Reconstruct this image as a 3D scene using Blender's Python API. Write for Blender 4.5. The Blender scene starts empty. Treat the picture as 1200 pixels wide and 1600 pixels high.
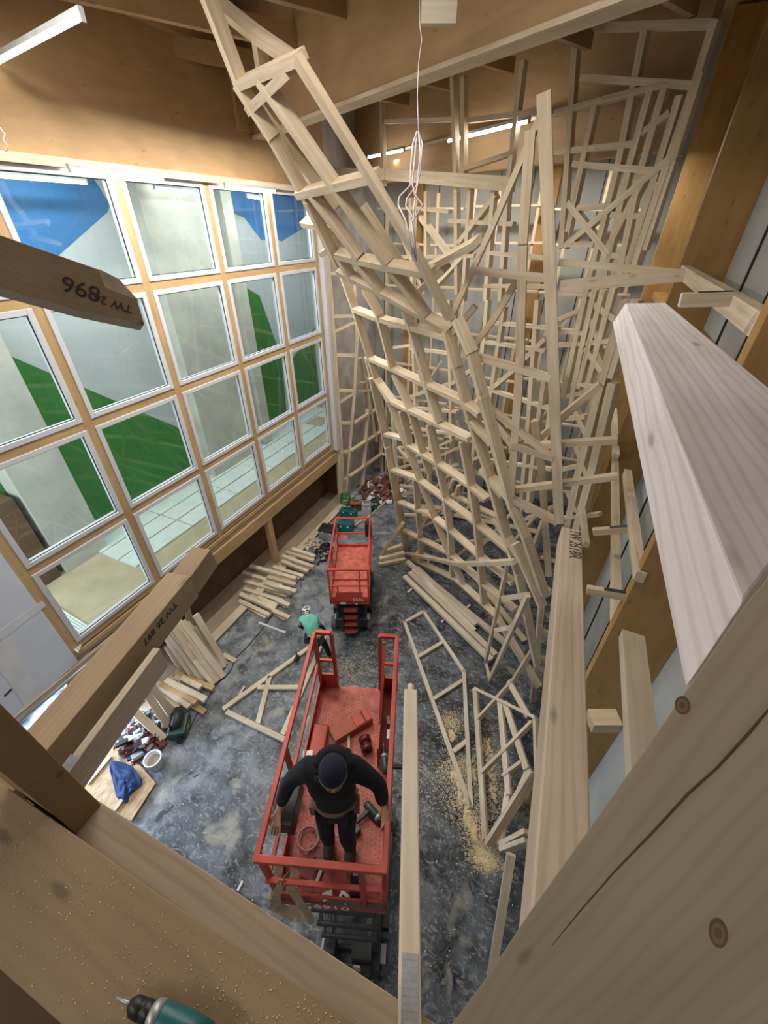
import bpy, bmesh, math, random
from mathutils import Vector as V, Matrix
random.seed(7)
R = math.radians
# ------------------------------------------------------------------ camera
CH = 9.2                                   # camera height over the hall floor
PITCH, YAW = R(35.25), R(24.7)
FPX = 636.0
FW = V((-math.sin(YAW)*math.cos(PITCH), math.cos(YAW)*math.cos(PITCH), -math.sin(PITCH)))
RT = V((math.cos(YAW), math.sin(YAW), 0))
UP = RT.cross(FW)
CAM = V((0, 0, CH))
cd = bpy.data.cameras.new('camera'); cam = bpy.data.objects.new('camera', cd)
bpy.context.collection.objects.link(cam)
cd.sensor_fit = 'VERTICAL'; cd.sensor_height = 24; cd.lens = FPX/1600*24
cd.clip_start = .02; cd.clip_end = 100
cam.matrix_world = Matrix.Translation(CAM) @ Matrix((RT, UP, -FW)).transposed().to_4x4()
bpy.context.scene.camera = cam
# ------------------------------------------------------------------ world, exposure, big lights
sc = bpy.context.scene
sc.view_settings.view_transform = 'Standard'; sc.view_settings.look = 'None'
sc.view_settings.exposure = 0.18; sc.view_settings.gamma = 1
w = bpy.data.worlds.new('world'); sc.world = w; w.use_nodes = True
w.node_tree.nodes['Background'].inputs[0].default_value = (.75, .85, 1, 1)
w.node_tree.nodes['Background'].inputs[1].default_value = 0.03

def area(name, loc, target, sx, sy, power, col=(1, 1, 1)):
    l = bpy.data.lights.new(name, 'AREA'); l.shape = 'RECTANGLE'; l.size = sx; l.size_y = sy
    l.energy = power; l.color = col
    o = bpy.data.objects.new(name, l); bpy.context.collection.objects.link(o)
    o.location = loc
    if target: o.rotation_euler = (V(target)-V(loc)).to_track_quat('-Z', 'Y').to_euler()   # None: straight down, sx along world X
    return o
WARM = (1, .93, .83); COOL = (.80, .90, 1)
# rows of ceiling tubes over the hall (their light; the tubes in view are modelled too)
area('ceiling_tube_light', (-3.6, 3.2, 11.2), (-3.6, 4.2, 0), 6.0, .3, 190, WARM)
area('window_wall_tube_light', (-5.7, 7.2, 10.6), None, .25, 5.0, 310, WARM)
area('ceiling_tube_light', (-4.5, -2.5, 10.6), (-3.5, 3, 0), 6.0, .3, 110, (1, .95, .88))
area('ceiling_tube_light', (-2.5, 13.2, 10.6), (-2.5, 12.6, 0), 6.5, .3, 210, WARM)
area('doorway_daylight', (-9.0, 0.6, 1.7), (-3, 2.8, 0.4), 3.4, 2.4, 480, (.62, .78, 1))
area('side_hall_tube_or_fill', (-8.4, 4.6, 10.25), None, .3, 5.0, 170, (.95, .98, 1))
area('side_hall_tube_or_fill', (-8.8, -0.6, 6.5), (-9.6, 9, 4.5), 1.6, 2.5, 160, (.97, .98, 1))  # added fill that brightens the column faces, no tube hangs there
area('side_hall_tube_or_fill', (-8.4, 11.2, 10.25), None, .3, 5.0, 150, (.95, .98, 1))

# ------------------------------------------------------------------ helpers
COL = bpy.context.collection
def ray(u, v): return FW + RT*((u-600)/FPX) + UP*((800-v)/FPX)
def onz(u, v, z): r = ray(u, v); return CAM + r*((z-CH)/r.z)
def onx(u, v, x): r = ray(u, v); return CAM + r*(x/r.x)
def ony(u, v, y): r = ray(u, v); return CAM + r*(y/r.y)
def pd(u, v, d): return CAM + ray(u, v)*d
def mkplane(a, b, c):
    n = (b-a).cross(c-a).normalized()
    if n.dot(a-CAM) < 0: n = -n             # points away from the lens side
    return (n, n.dot(a))
def onp(u, v, pl):
    r = ray(u, v); t = (pl[1]-pl[0].dot(CAM))/pl[0].dot(r); return CAM + r*t
def camframe(a, l, z):                      # heading-aligned ground coordinates
    return V((-a*math.sin(YAW)+l*math.cos(YAW), a*math.cos(YAW)+l*math.sin(YAW), z))

def tag(o, label=None, cat=None, group=None, kind=None):
    if label: o['label'] = label
    if cat: o['category'] = cat
    if group: o['group'] = group
    if kind: o['kind'] = kind
    return o
def thing(name, label, cat, loc=(0, 0, 0), rz=0, group=None, kind=None):
    o = bpy.data.objects.new(name, None); COL.objects.link(o); o.empty_display_size = .1
    o.location = loc; o.rotation_euler = (0, 0, rz)
    o['bx'] = 0; del o['bx']
    return tag(o, label, cat, group, kind)
def mw(o):                                   # world matrix without depsgraph update
    m = Matrix.LocRotScale(o.location, o.rotation_euler, o.scale)
    return mw(o.parent) @ m if o.parent else m
def put(name, bm, mat, parent=None, world=None, smooth=False, local=None, bevel=0):
    me = bpy.data.meshes.new(name); bmesh.ops.recalc_face_normals(bm, faces=bm.faces[:]); bm.to_mesh(me); bm.free()
    for m in (mat if isinstance(mat, (list, tuple)) else [mat]): me.materials.append(m)
    if smooth:
        for p in me.polygons: p.use_smooth = True
    o = bpy.data.objects.new(name, me); COL.objects.link(o)
    M = local if local is not None else Matrix.Identity(4)
    if parent: o.parent = parent
    if world is not None: M = (mw(parent).inverted() @ world) if parent else world
    loc, rot, s = M.decompose(); o.location = loc; o.rotation_euler = rot.to_euler()
    if bevel:
        b = o.modifiers.new('bevel', 'BEVEL'); b.width = bevel; b.segments = 2; b.limit_method = 'ANGLE'
    return o
def bx(bm, x0, x1, y0, y1, z0, z1, mi=0, M=None):
    vs = [bm.verts.new((x, y, z)) for x in (x0, x1) for y in (y0, y1) for z in (z0, z1)]
    if M is not None:
        for q in vs: q.co = M @ q.co
    for f in ((0, 1, 3, 2), (4, 6, 7, 5), (0, 4, 5, 1), (2, 3, 7, 6), (0, 2, 6, 4), (1, 5, 7, 3)):
        bm.faces.new([vs[i] for i in f]).material_index = mi
    return bm
def frame(p0, p1, zdir):
    x = (p1-p0).normalized(); z = (zdir - x*zdir.dot(x))
    if z.length < 1e-4: z = V((0, 1, 0)) - x*x.y
    z.normalize(); y = z.cross(x)
    return x, y, z
def board(name, parent, p0, p1, w, h, mat, zdir=V((0, 0, 1)), anchor='top', bevel=.003, ext=0, cut=None):
    """timber from p0 to p1; w across, h along zdir; anchor: which z level the line p0-p1 lies on"""
    p0 = V(p0); p1 = V(p1)
    x, y, z = frame(p0, p1, zdir); L = (p1-p0).length
    bm = bmesh.new()
    zo = {'top': (-h, 0), 'mid': (-h/2, h/2), 'bottom': (0, h)}[anchor]
    bx(bm, -ext, L+ext, -w/2, w/2, zo[0], zo[1])
    W = Matrix((x, y, z)).transposed().to_4x4(); W.translation = p0
    return put(name, bm, mat, parent, world=W, bevel=bevel)
def tube(bm, pts, r, n=8, mi=0, caps=True):
    pts = [V(p) for p in pts]; rings = []
    for i, p in enumerate(pts):
        a = pts[max(i-1, 0)]; b = pts[min(i+1, len(pts)-1)]; t = (b-a).normalized()
        s = t.cross(V((0, 0, 1)) if abs(t.z) < .9 else V((1, 0, 0))).normalized(); q = t.cross(s)
        rr = r[i] if isinstance(r, (list, tuple)) else r
        rings.append([bm.verts.new(p + (s*math.cos(k*2*math.pi/n)+q*math.sin(k*2*math.pi/n))*rr) for k in range(n)])
    for a, b in zip(rings, rings[1:]):
        for k in range(n): bm.faces.new((a[k], a[(k+1) % n], b[(k+1) % n], b[k])).material_index = mi
    if caps:
        bm.faces.new(rings[0]).material_index = mi; bm.faces.new(rings[-1]).material_index = mi
    return bm
def sqtube(bm, p0, p1, s, mi=0, zd=V((0, 0, 1))):
    p0 = V(p0); p1 = V(p1); x, y, z = frame(p0, p1, zd)
    W = Matrix((x, y, z)).transposed().to_4x4(); W.translation = p0
    return bx(bm, 0, (p1-p0).length, -s/2, s/2, -s/2, s/2, mi, W)
def lathe(bm, prof, n=24, M=None, mi=0):
    rings = []
    for r, z in prof:
        rings.append([bm.verts.new((r*math.cos(k*2*math.pi/n), r*math.sin(k*2*math.pi/n), z)) for k in range(n)])
    for a, b in zip(rings, rings[1:]):
        for k in range(n): bm.faces.new((a[k], a[(k+1) % n], b[(k+1) % n], b[k])).material_index = mi
    if M is not None:
        for rr in rings:
            for q in rr: q.co = M @ q.co
    bm.faces.new(rings[0]); bm.faces.new(rings[-1])
    return bm
def prism(bm, pts, off, mi=0):                # polygon pts extruded by vector off
    a = [bm.verts.new(p) for p in pts]; b = [bm.verts.new(V(p)+V(off)) for p in pts]
    bm.faces.new(a).material_index = mi; bm.faces.new(b[::-1]).material_index = mi
    n = len(a)
    for i in range(n): bm.faces.new((a[i], b[i], b[(i+1) % n], a[(i+1) % n])).material_index = mi
    return bm

# ------------------------------------------------------------------ materials
def newmat(name, rough=.6, metal=0.0, col=(.5, .5, .5)):
    m = bpy.data.materials.new(name); m.use_nodes = True
    b = m.node_tree.nodes['Principled BSDF']
    b.inputs['Roughness'].default_value = rough; b.inputs['Metallic'].default_value = metal
    b.inputs['Base Color'].default_value = (*col, 1)
    return m, m.node_tree, b
def plain(name, col, rough=.6, metal=0.0, var=.12, scale=6, bump=0.0):
    m, t, b = newmat(name, rough, metal, col)
    tc = t.nodes.new('ShaderNodeTexCoord'); n = t.nodes.new('ShaderNodeTexNoise'); n.inputs['Scale'].default_value = scale
    n.inputs['Detail'].default_value = 6
    r = t.nodes.new('ShaderNodeValToRGB')
    r.color_ramp.elements[0].color = (*[c*(1-var) for c in col], 1); r.color_ramp.elements[0].position = .3
    r.color_ramp.elements[1].color = (*[min(1, c*(1+var)) for c in col], 1); r.color_ramp.elements[1].position = .7
    t.links.new(tc.outputs['Object'], n.inputs['Vector']); t.links.new(n.outputs['Fac'], r.inputs[0])
    t.links.new(r.outputs[0], b.inputs['Base Color'])
    if bump:
        bp = t.nodes.new('ShaderNodeBump'); bp.inputs['Strength'].default_value = bump; bp.inputs['Distance'].default_value = .01
        t.links.new(n.outputs['Fac'], bp.inputs['Height']); t.links.new(bp.outputs[0], b.inputs['Normal'])
    return m
def wood(name, dark, light, grain=22, knots=.5, rough=.62, lam=0, bump=.08, rings=0.0):
    m, t, b = newmat(name, rough)
    N = t.nodes.new; L = t.links.new
    tc = N('ShaderNodeTexCoord'); oi = N('ShaderNodeObjectInfo')
    mu = N('ShaderNodeMath'); mu.operation = 'MULTIPLY'; mu.inputs[1].default_value = 37
    L(oi.outputs['Random'], mu.inputs[0])
    ad = N('ShaderNodeVectorMath'); ad.operation = 'ADD'; L(tc.outputs['Object'], ad.inputs[0]); L(mu.outputs[0], ad.inputs[1])
    mp = N('ShaderNodeMapping'); mp.inputs['Scale'].default_value = (1.2, grain, grain); L(ad.outputs[0], mp.inputs[0])
    n1 = N('ShaderNodeTexNoise'); n1.inputs['Scale'].default_value = 1; n1.inputs['Detail'].default_value = 5
    n1.inputs['Distortion'].default_value = .6; L(mp.outputs[0], n1.inputs['Vector'])
    r1 = N('ShaderNodeValToRGB'); r1.color_ramp.elements[0].position = .32; r1.color_ramp.elements[1].position = .66
    r1.color_ramp.elements[0].color = (*dark, 1); r1.color_ramp.elements[1].color = (*light, 1)
    L(n1.outputs['Fac'], r1.inputs[0]); col = r1.outputs[0]
    n2 = N('ShaderNodeTexNoise'); n2.inputs['Scale'].default_value = 1.3; n2.inputs['Detail'].default_value = 2
    L(ad.outputs[0], n2.inputs['Vector'])
    def mix(a, bcol, fac, mode='MIX'):
        x = N('ShaderNodeMix'); x.data_type = 'RGBA'; x.blend_type = mode
        L(a, x.inputs[6])
        if isinstance(bcol, tuple): x.inputs[7].default_value = (*bcol, 1)
        else: L(bcol, x.inputs[7])
        if isinstance(fac, float): x.inputs[0].default_value = fac
        else: L(fac, x.inputs[0])
        return x.outputs[2]
    r2 = N('ShaderNodeValToRGB'); r2.color_ramp.elements[0].position = .35; r2.color_ramp.elements[1].position = .7
    r2.color_ramp.elements[0].color = (.84, .82, .80, 1); r2.color_ramp.elements[1].color = (1, 1, 1, 1)
    L(n2.outputs['Fac'], r2.inputs[0]); col = mix(col, r2.outputs[0], 1.0, 'MULTIPLY')
    # per-board tone
    r4 = N('ShaderNodeValToRGB'); r4.color_ramp.elements[0].color = (.84, .80, .76, 1); r4.color_ramp.elements[1].color = (1, 1, 1, 1)
    L(oi.outputs['Random'], r4.inputs[0]); col = mix(col, r4.outputs[0], 1.0, 'MULTIPLY')
    if rings:
        mr = N('ShaderNodeMapping'); mr.inputs['Scale'].default_value = (1.0, 5, 5); L(ad.outputs[0], mr.inputs[0])
        wv = N('ShaderNodeTexWave'); wv.wave_type = 'RINGS'; wv.inputs['Scale'].default_value = 3.2
        wv.inputs['Distortion'].default_value = 5; wv.inputs['Detail'].default_value = 1.5; wv.inputs['Detail Scale'].default_value = .6
        L(mr.outputs[0], wv.inputs['Vector'])
        rr = N('ShaderNodeValToRGB'); rr.color_ramp.elements[0].position = .0; rr.color_ramp.elements[1].position = .45
        rr.color_ramp.elements[0].color = (.80, .74, .68, 1); rr.color_ramp.elements[1].color = (1, 1, 1, 1)
        L(wv.outputs['Fac'], rr.inputs[0]); col = mix(col, rr.outputs[0], float(rings), 'MULTIPLY')
    if knots:
        mk = N('ShaderNodeMapping'); mk.inputs['Scale'].default_value = (2.2, 7, 7); L(ad.outputs[0], mk.inputs[0])
        vo = N('ShaderNodeTexVoronoi'); vo.inputs['Scale'].default_value = 1.0; L(mk.outputs[0], vo.inputs['Vector'])
        rk = N('ShaderNodeValToRGB'); rk.color_ramp.elements[0].position = .05; rk.color_ramp.elements[1].position = .12
        rk.color_ramp.elements[0].color = (knots, knots, knots, 1); rk.color_ramp.elements[1].color = (0, 0, 0, 1)
        L(vo.outputs['Distance'], rk.inputs[0]); col = mix(col, tuple(c*.35 for c in dark), rk.outputs[0])
    L(col, b.inputs['Base Color'])
    if bump:
        bp = N('ShaderNodeBump'); bp.inputs['Strength'].default_value = bump; bp.inputs['Distance'].default_value = .004
        L(n1.outputs['Fac'], bp.inputs['Height']); L(bp.outputs[0], b.inputs['Normal'])
    return m
PINE = wood('pine_framing', (.66, .53, .37), (.82, .71, .55))
PINE2 = wood('pine_white', (.70, .60, .46), (.84, .77, .65))
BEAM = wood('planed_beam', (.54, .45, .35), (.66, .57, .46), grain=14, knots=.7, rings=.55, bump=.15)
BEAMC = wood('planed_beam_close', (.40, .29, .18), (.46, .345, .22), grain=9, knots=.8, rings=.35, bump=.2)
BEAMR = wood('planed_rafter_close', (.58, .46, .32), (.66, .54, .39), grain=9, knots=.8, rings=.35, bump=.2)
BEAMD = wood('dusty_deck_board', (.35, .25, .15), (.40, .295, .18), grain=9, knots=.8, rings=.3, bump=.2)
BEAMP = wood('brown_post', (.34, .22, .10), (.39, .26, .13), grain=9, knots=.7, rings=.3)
GREYTOP = wood('weathered_beam', (.76, .71, .73), (.90, .87, .91), grain=16, knots=.7, rings=.6, bump=.15)
GLULAM = wood('glulam', (.46, .27, .09), (.55, .34, .13), grain=7, knots=.6)
GLULAMD = wood('glulam_ceiling', (.44, .285, .14), (.51, .335, .17), grain=6, knots=.5)
MULL = wood('mullion_spruce', (.56, .39, .19), (.68, .49, .27), grain=14, knots=.6)
PLY = wood('ply_deck', (.36, .29, .22), (.43, .36, .28), grain=5, knots=0)
RED = plain('red_paint', (.42, .055, .035), .42, .1, .18, 5)
REDF = plain('red_lift_floor', (.38, .085, .065), .5, .1, .35, 9, bump=.15)
REDB = plain('red_bright_paint', (.58, .07, .045), .42, .1, .15, 5)
BLACK = plain('black_plastic', (.012, .013, .014), .45)
DGREY = plain('dark_steel', (.045, .047, .05), .45, .4)
GREYP = plain('grey_plastic', (.35, .37, .38), .5)
RUBBER = plain('rubber', (.10, .10, .10), .8)
STEEL = plain('galvanised_steel', (.42, .44, .47), .42, .6, .12, 40)
TEAL = plain('teal_plastic', (.01, .13, .15), .4)
DKGREEN = plain('dark_green_plastic', (.015, .06, .05), .4)
WHITE = plain('white_plastic', (.78, .79, .80), .45)
CLOTHB = plain('black_cloth', (.006, .006, .009), .9, 0, .3, 12, bump=.3)
NAVY = plain('navy_knit', (.012, .014, .035), .95, 0, .3, 60, bump=.5)
SKIN = plain('skin', (.55, .29, .20), .5, 0, .08, 9)
BEARD = plain('beard_hair', (.22, .15, .09), .9, 0, .4, 50)
MINT = plain('mint_cloth', (.16, .55, .42), .85, 0, .15, 9)
BLUEC = plain('blue_cloth', (.010, .036, .13), .8, 0, .3, 7)
GREY = plain('grey_sheathing', (.40, .41, .40), .8, 0, .10, 1.2, bump=.05)
FOIL = plain('grey_foil', (.50, .48, .46), .45, 0, .22, 2.2, bump=.5)
DRY = plain('drywall', (.70, .77, .90), .8, 0, .05, 1.5)
PLAST = plain('plaster_patch', (.74, .78, .84), .8, 0, .06, 3)
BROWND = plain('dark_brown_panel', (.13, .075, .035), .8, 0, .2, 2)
FRAMEW = plain('white_window_frame', (.66, .69, .76), .35, 0, .03, 3)
GREENW = plain('green_wall_paint', (.03, .20, .035), .55, 0, .08, 1)
BLUEW = plain('blue_wall_paint', (.035, .19, .46), .55, 0, .05, 1)
GREYW = plain('grey_wall_paint', (.50, .56, .58), .6, 0, .05, 1)
CONC = plain('pale_concrete', (.55, .56, .50), .75, 0, .15, 1.5)
INSUL = plain('white_insulation_board', (.72, .80, .76), .6, 0, .06, 3)
TAN = plain('tan_chipboard_floor', (.50, .43, .28), .7, 0, .10, 2)
CARD = plain('card_brown', (.30, .13, .07), .8, 0, .35, 12)
WEB = plain('webbing', (.42, .33, .20), .85, 0, .2, 20)
SAW = plain('sawdust', (.75, .60, .36), .9, 0, .25, 30, bump=.4)
PINKP = plain('pink_notice', (.75, .50, .55), .6)
ORANGE = plain('orange_pipe', (.85, .18, .05), .5)
YELL = plain('yellow_plastic', (.75, .55, .05), .5)
WIREM = plain('white_cable_sheath', (.42, .38, .42), .5)
INK = plain('marker_ink', (.05, .04, .035), .8)

def emis(name, col, s):
    m, t, b = newmat(name); b.inputs['Emission Color'].default_value = (*col, 1); b.inputs['Emission Strength'].default_value = s
    b.inputs['Base Color'].default_value = (1, 1, 1, 1)
    return m
TUBE = emis('led_tube', (1, .97, .90), 20)
def glassmat():
    m = bpy.data.materials.new('window_glass'); m.use_nodes = True; t = m.node_tree; t.nodes.clear()
    o = t.nodes.new('ShaderNodeOutputMaterial'); tr = t.nodes.new('ShaderNodeBsdfTransparent'); gl = t.nodes.new('ShaderNodeBsdfGlossy')
    tr.inputs[0].default_value = (.86, .93, .90, 1); gl.inputs['Roughness'].default_value = .0
    mx = t.nodes.new('ShaderNodeMixShader'); fr = t.nodes.new('ShaderNodeFresnel'); fr.inputs[0].default_value = 1.6
    ma = t.nodes.new('ShaderNodeMath'); ma.operation = 'MULTIPLY'; ma.inputs[1].default_value = 1.7
    t.links.new(fr.outputs[0], ma.inputs[0]); t.links.new(ma.outputs[0], mx.inputs[0])
    t.links.new(tr.outputs[0], mx.inputs[1]); t.links.new(gl.outputs[0], mx.inputs[2]); t.links.new(mx.outputs[0], o.inputs[0])
    return m
GLASS = glassmat()
def floormat():
    m, t, b = newmat('dusty_black_sheeting', .33); N = t.nodes.new; L = t.links.new
    tc = N('ShaderNodeTexCoord')
    def noise(s, d, dist=0, sc=(1, 1, 1)):
        mp = N('ShaderNodeMapping'); mp.inputs['Scale'].default_value = sc; mp.inputs['Rotation'].default_value = (0, 0, .5); L(tc.outputs['Object'], mp.inputs[0])
        n = N('ShaderNodeTexNoise'); n.inputs['Scale'].default_value = s; n.inputs['Detail'].default_value = d; n.inputs['Distortion'].default_value = dist
        L(mp.outputs[0], n.inputs['Vector']); return n.outputs['Fac']
    def ramp(f, p0, c0, p1, c1):
        r = N('ShaderNodeValToRGB'); r.color_ramp.elements[0].position = p0; r.color_ramp.elements[1].position = p1
        r.color_ramp.elements[0].color = (*c0, 1); r.color_ramp.elements[1].color = (*c1, 1); L(f, r.inputs[0]); return r.outputs[0]
    def mix(a, c, f):
        x = N('ShaderNodeMix'); x.data_type = 'RGBA'; L(a, x.inputs[6]); x.inputs[7].default_value = (*c, 1); L(f, x.inputs[0]); return x.outputs[2]
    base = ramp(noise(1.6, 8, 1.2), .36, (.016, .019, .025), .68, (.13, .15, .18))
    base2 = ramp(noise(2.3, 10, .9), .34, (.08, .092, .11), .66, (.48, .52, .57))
    sx = N('ShaderNodeSeparateXYZ'); L(tc.outputs['Object'], sx.inputs[0])     # paler towards the window side: dust plus reflected sheen put into the colour
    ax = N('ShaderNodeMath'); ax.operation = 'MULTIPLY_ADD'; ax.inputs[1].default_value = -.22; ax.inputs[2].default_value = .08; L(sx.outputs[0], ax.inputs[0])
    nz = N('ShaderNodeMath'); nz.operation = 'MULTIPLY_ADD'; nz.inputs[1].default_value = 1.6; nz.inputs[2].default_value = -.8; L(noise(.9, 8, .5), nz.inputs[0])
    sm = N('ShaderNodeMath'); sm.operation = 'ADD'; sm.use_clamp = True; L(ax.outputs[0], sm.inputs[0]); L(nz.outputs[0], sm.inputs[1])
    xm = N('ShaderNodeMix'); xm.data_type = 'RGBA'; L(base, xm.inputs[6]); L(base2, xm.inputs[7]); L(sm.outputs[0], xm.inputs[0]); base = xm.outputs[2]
    f2 = ramp(noise(5, 9, 2.0, (1, 1.8, 1)), .52, (0, 0, 0), .72, (.6, .6, .6))
    base = mix(base, (.42, .44, .46), f2)
    f3 = ramp(noise(1.7, 12, .8), .60, (0, 0, 0), .70, (.75, .75, .75))
    base = mix(base, (.40, .38, .31), f3)
    f4 = ramp(noise(26, 3, 0), .70, (0, 0, 0), .74, (.9, .9, .9))
    base = mix(base, (.68, .68, .64), f4)
    L(base, b.inputs['Base Color'])
    n = noise(3.5, 6, 1.0); bp = N('ShaderNodeBump'); bp.inputs['Strength'].default_value = .5; bp.inputs['Distance'].default_value = .05
    L(n, bp.inputs['Height']); L(bp.outputs[0], b.inputs['Normal'])
    rr = N('ShaderNodeMapRange'); rr.inputs[1].default_value = .3; rr.inputs[2].default_value = .7; rr.inputs[3].default_value = .20; rr.inputs[4].default_value = .5
    L(noise(4, 5, 1), rr.inputs[0]); L(rr.outputs[0], b.inputs['Roughness'])
    return m
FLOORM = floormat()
def osbmat():
    m, t, b = newmat('osb', .7); tc = t.nodes.new('ShaderNodeTexCoord'); v = t.nodes.new('ShaderNodeTexVoronoi'); v.inputs['Scale'].default_value = 22
    mp = t.nodes.new('ShaderNodeMapping'); mp.inputs['Scale'].default_value = (1, .5, 1); t.links.new(tc.outputs['Object'], mp.inputs[0]); t.links.new(mp.outputs[0], v.inputs['Vector'])
    r = t.nodes.new('ShaderNodeValToRGB'); r.color_ramp.elements[0].color = (.33, .20, .10, 1); r.color_ramp.elements[1].color = (.58, .42, .25, 1)
    t.links.new(v.outputs['Color'], r.inputs[0]); t.links.new(r.outputs[0], b.inputs['Base Color']); return m
OSB = osbmat()

def text(parent, body, pos, xdir, normal, size, mat, name='lettering'):
    c = bpy.data.curves.new(name, 'FONT'); c.body = body; c.size = size; c.extrude = .0008; c.align_x = 'CENTER'; c.align_y = 'CENTER'
    c.materials.append(mat)
    o = bpy.data.objects.new(name, c); COL.objects.link(o)
    x = V(xdir).normalized(); z = V(normal).normalized(); x = (x - z*x.dot(z)).normalized(); y = z.cross(x)
    W = Matrix((x, y, z)).transposed().to_4x4(); W.translation = V(pos) + z*.0015
    if parent: o.parent = parent; W = mw(parent).inverted() @ W
    l, r, s = W.decompose(); o.location = l; o.rotation_euler = r.to_euler()
    me = bpy.data.meshes.new_from_object(o); me.materials.clear(); me.materials.append(mat)
    m = bpy.data.objects.new(name, me); COL.objects.link(m); m.parent = parent; m.location = o.location; m.rotation_euler = o.rotation_euler
    bpy.data.objects.remove(o); return m

def struct(name, bm, mat, **k):
    o = put(name, bm, mat, **k); o['kind'] = 'structure'; return o
def sbox(name, x0, x1, y0, y1, z0, z1, mat, grainaxis=None, bevel=0):
    """structure box; local X runs along its grain"""
    lo = V((x0, y0, z0)); hi = V((x1, y1, z1)); d = hi-lo; c = (lo+hi)/2
    ax = grainaxis if grainaxis is not None else max(range(3), key=lambda i: d[i])
    X = V([1 if i == ax else 0 for i in range(3)]); Z = V((0, 0, 1)) if ax != 2 else V((1, 0, 0)); Y = Z.cross(X)
    W = Matrix((X, Y, Z)).transposed().to_4x4(); W.translation = c
    h = [abs(v.dot(d))/2 for v in (X, Y, Z)]
    bm = bx(bmesh.new(), -h[0], h[0], -h[1], h[1], -h[2], h[2])
    return struct(name, bm, mat, world=W, bevel=bevel)

# ================================================================== THE SETTING
WX = -7.36                                  # face of the window wall
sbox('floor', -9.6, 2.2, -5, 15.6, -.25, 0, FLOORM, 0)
sbox('wall_back', -11.0, 2.2, 15.3, 15.5, 0, 12.9, GREY, 2)
sbox('wall_right', 1.82, 2.0, -5, 15.3, 0, 12.9, GREY, 1)
sbox('ceiling', -12, 2.2, -5, 15.6, 12.75, 12.95, GLULAMD, 1)
sbox('wall_front', -9.6, 2.2, -5.2, -5.0, 0, 12.9, GREY, 0)
# ribs of the grey sheathing
for i, y in enumerate([1.2, 2.4, 5.3, 6.6, 7.8, 10.3, 11.6, 12.8]):
    sbox('trim_%d' % (300+i), 1.79, 1.825, y-.01, y+.01, 0, 12.7, DGREY, 2)
for i in range(10):
    x = -7.0+i*.93
    sbox('trim_%d' % (320+i), x-.012, x+.012, 15.28, 15.305, 0, 12.7, DGREY, 2)
# left wall: glulam beam, posts, opening, drywall
sbox('trim_1', WX-.20, WX, -2.5, 12.2, 9.97, 12.1, GLULAMD, 1, .01)
sbox('trim_2', WX-.15, WX+.10, 1.9, 12.2, 9.86, 9.97, PINE2, 1)
ys = [1.93, 3.86, 5.79, 7.73, 9.62, 11.47]; zs = [2.62, 4.51, 6.39, 8.28, 9.86]
n = 10
for y in ys:
    sbox('trim_%d' % n, WX-.16, WX, y-.075, y+.075, 2.5, 9.86, MULL, 2, .004); n += 1
for z in zs[:-1]:
    for ya, yb in zip(ys, ys[1:]):
        sbox('trim_%d' % n, WX-.15, WX-.004, ya+.075, yb-.075, z-.07, z+.07, MULL, 1, .004); n += 1
wn = 1
for ya, yb in zip(ys, ys[1:]):
    for za, zb in zip(zs, zs[1:]):
        wd = thing('window_%d' % wn, None, None, (WX-.07, ya, za), kind='structure'); wn += 1
        Y0, Y1, Z0, Z1 = .075, yb-ya-.075, .07, zb-za-.07 if zb < 9.8 else zb-za
        f = bmesh.new(); t_ = .085
        bx(f, -.05, .085, Y0, Y0+t_, Z0, Z1); bx(f, -.05, .085, Y1-t_, Y1, Z0, Z1)
        bx(f, -.05, .085, Y0+t_, Y1-t_, Z0, Z0+t_); bx(f, -.05, .085, Y0+t_, Y1-t_, Z1-t_, Z1)
        put('window_frame', f, FRAMEW, wd, bevel=.008)
        g = bmesh.new(); bx(g, .040, .052, Y0+t_, Y0+t_+.012, Z0+t_, Z1-t_); bx(g, .040, .052, Y1-t_-.012, Y1-t_, Z0+t_, Z1-t_)
        bx(g, .040, .052, Y0+t_, Y1-t_, Z1-t_-.012, Z1-t_); bx(g, .040, .052, Y0+t_, Y1-t_, Z0+t_, Z0+t_+.012)
        put('window_gasket', g, BLACK, wd)
        p = bmesh.new(); vs = [p.verts.new((0.0, y, z)) for y, z in ((Y0+t_, Z0+t_), (Y1-t_, Z0+t_), (Y1-t_, Z1-t_), (Y0+t_, Z1-t_))]; p.faces.new(vs)
        put('window_pane', p, GLASS, wd)
# lower band
sbox('trim_60', WX-.2, WX+.03, 1.5, 12.05, 1.85, 2.22, MULL, 1, .006)
sbox('trim_61', WX-.2, WX-.03, 1.5, 12.05, 2.22, 2.40, BEAM, 1)
sbox('trim_62', WX-.2, WX+.01, 1.5, 12.05, 2.40, 2.50, MULL, 1, .004)
for i, y in enumerate([3.75, 7.62, 11.95]):
    sbox('trim_%d' % (63+i), WX-.16, WX+.02, y-.09, y+.09, .08, 1.85, MULL, 2, .005)
sbox('trim_70', -9.5, -6.98, 2.2, 12.2, .0, .10, PLY, 1)
sbox('trim_71', -7.22, -6.96, 2.2, 12.2, .10, .118, PINE2, 1)
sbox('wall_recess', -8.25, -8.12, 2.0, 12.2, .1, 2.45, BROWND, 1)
sbox('wall_recess_side', -8.12, -7.4, 12.05, 12.2, .1, 2.45, BROWND, 0)
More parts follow.
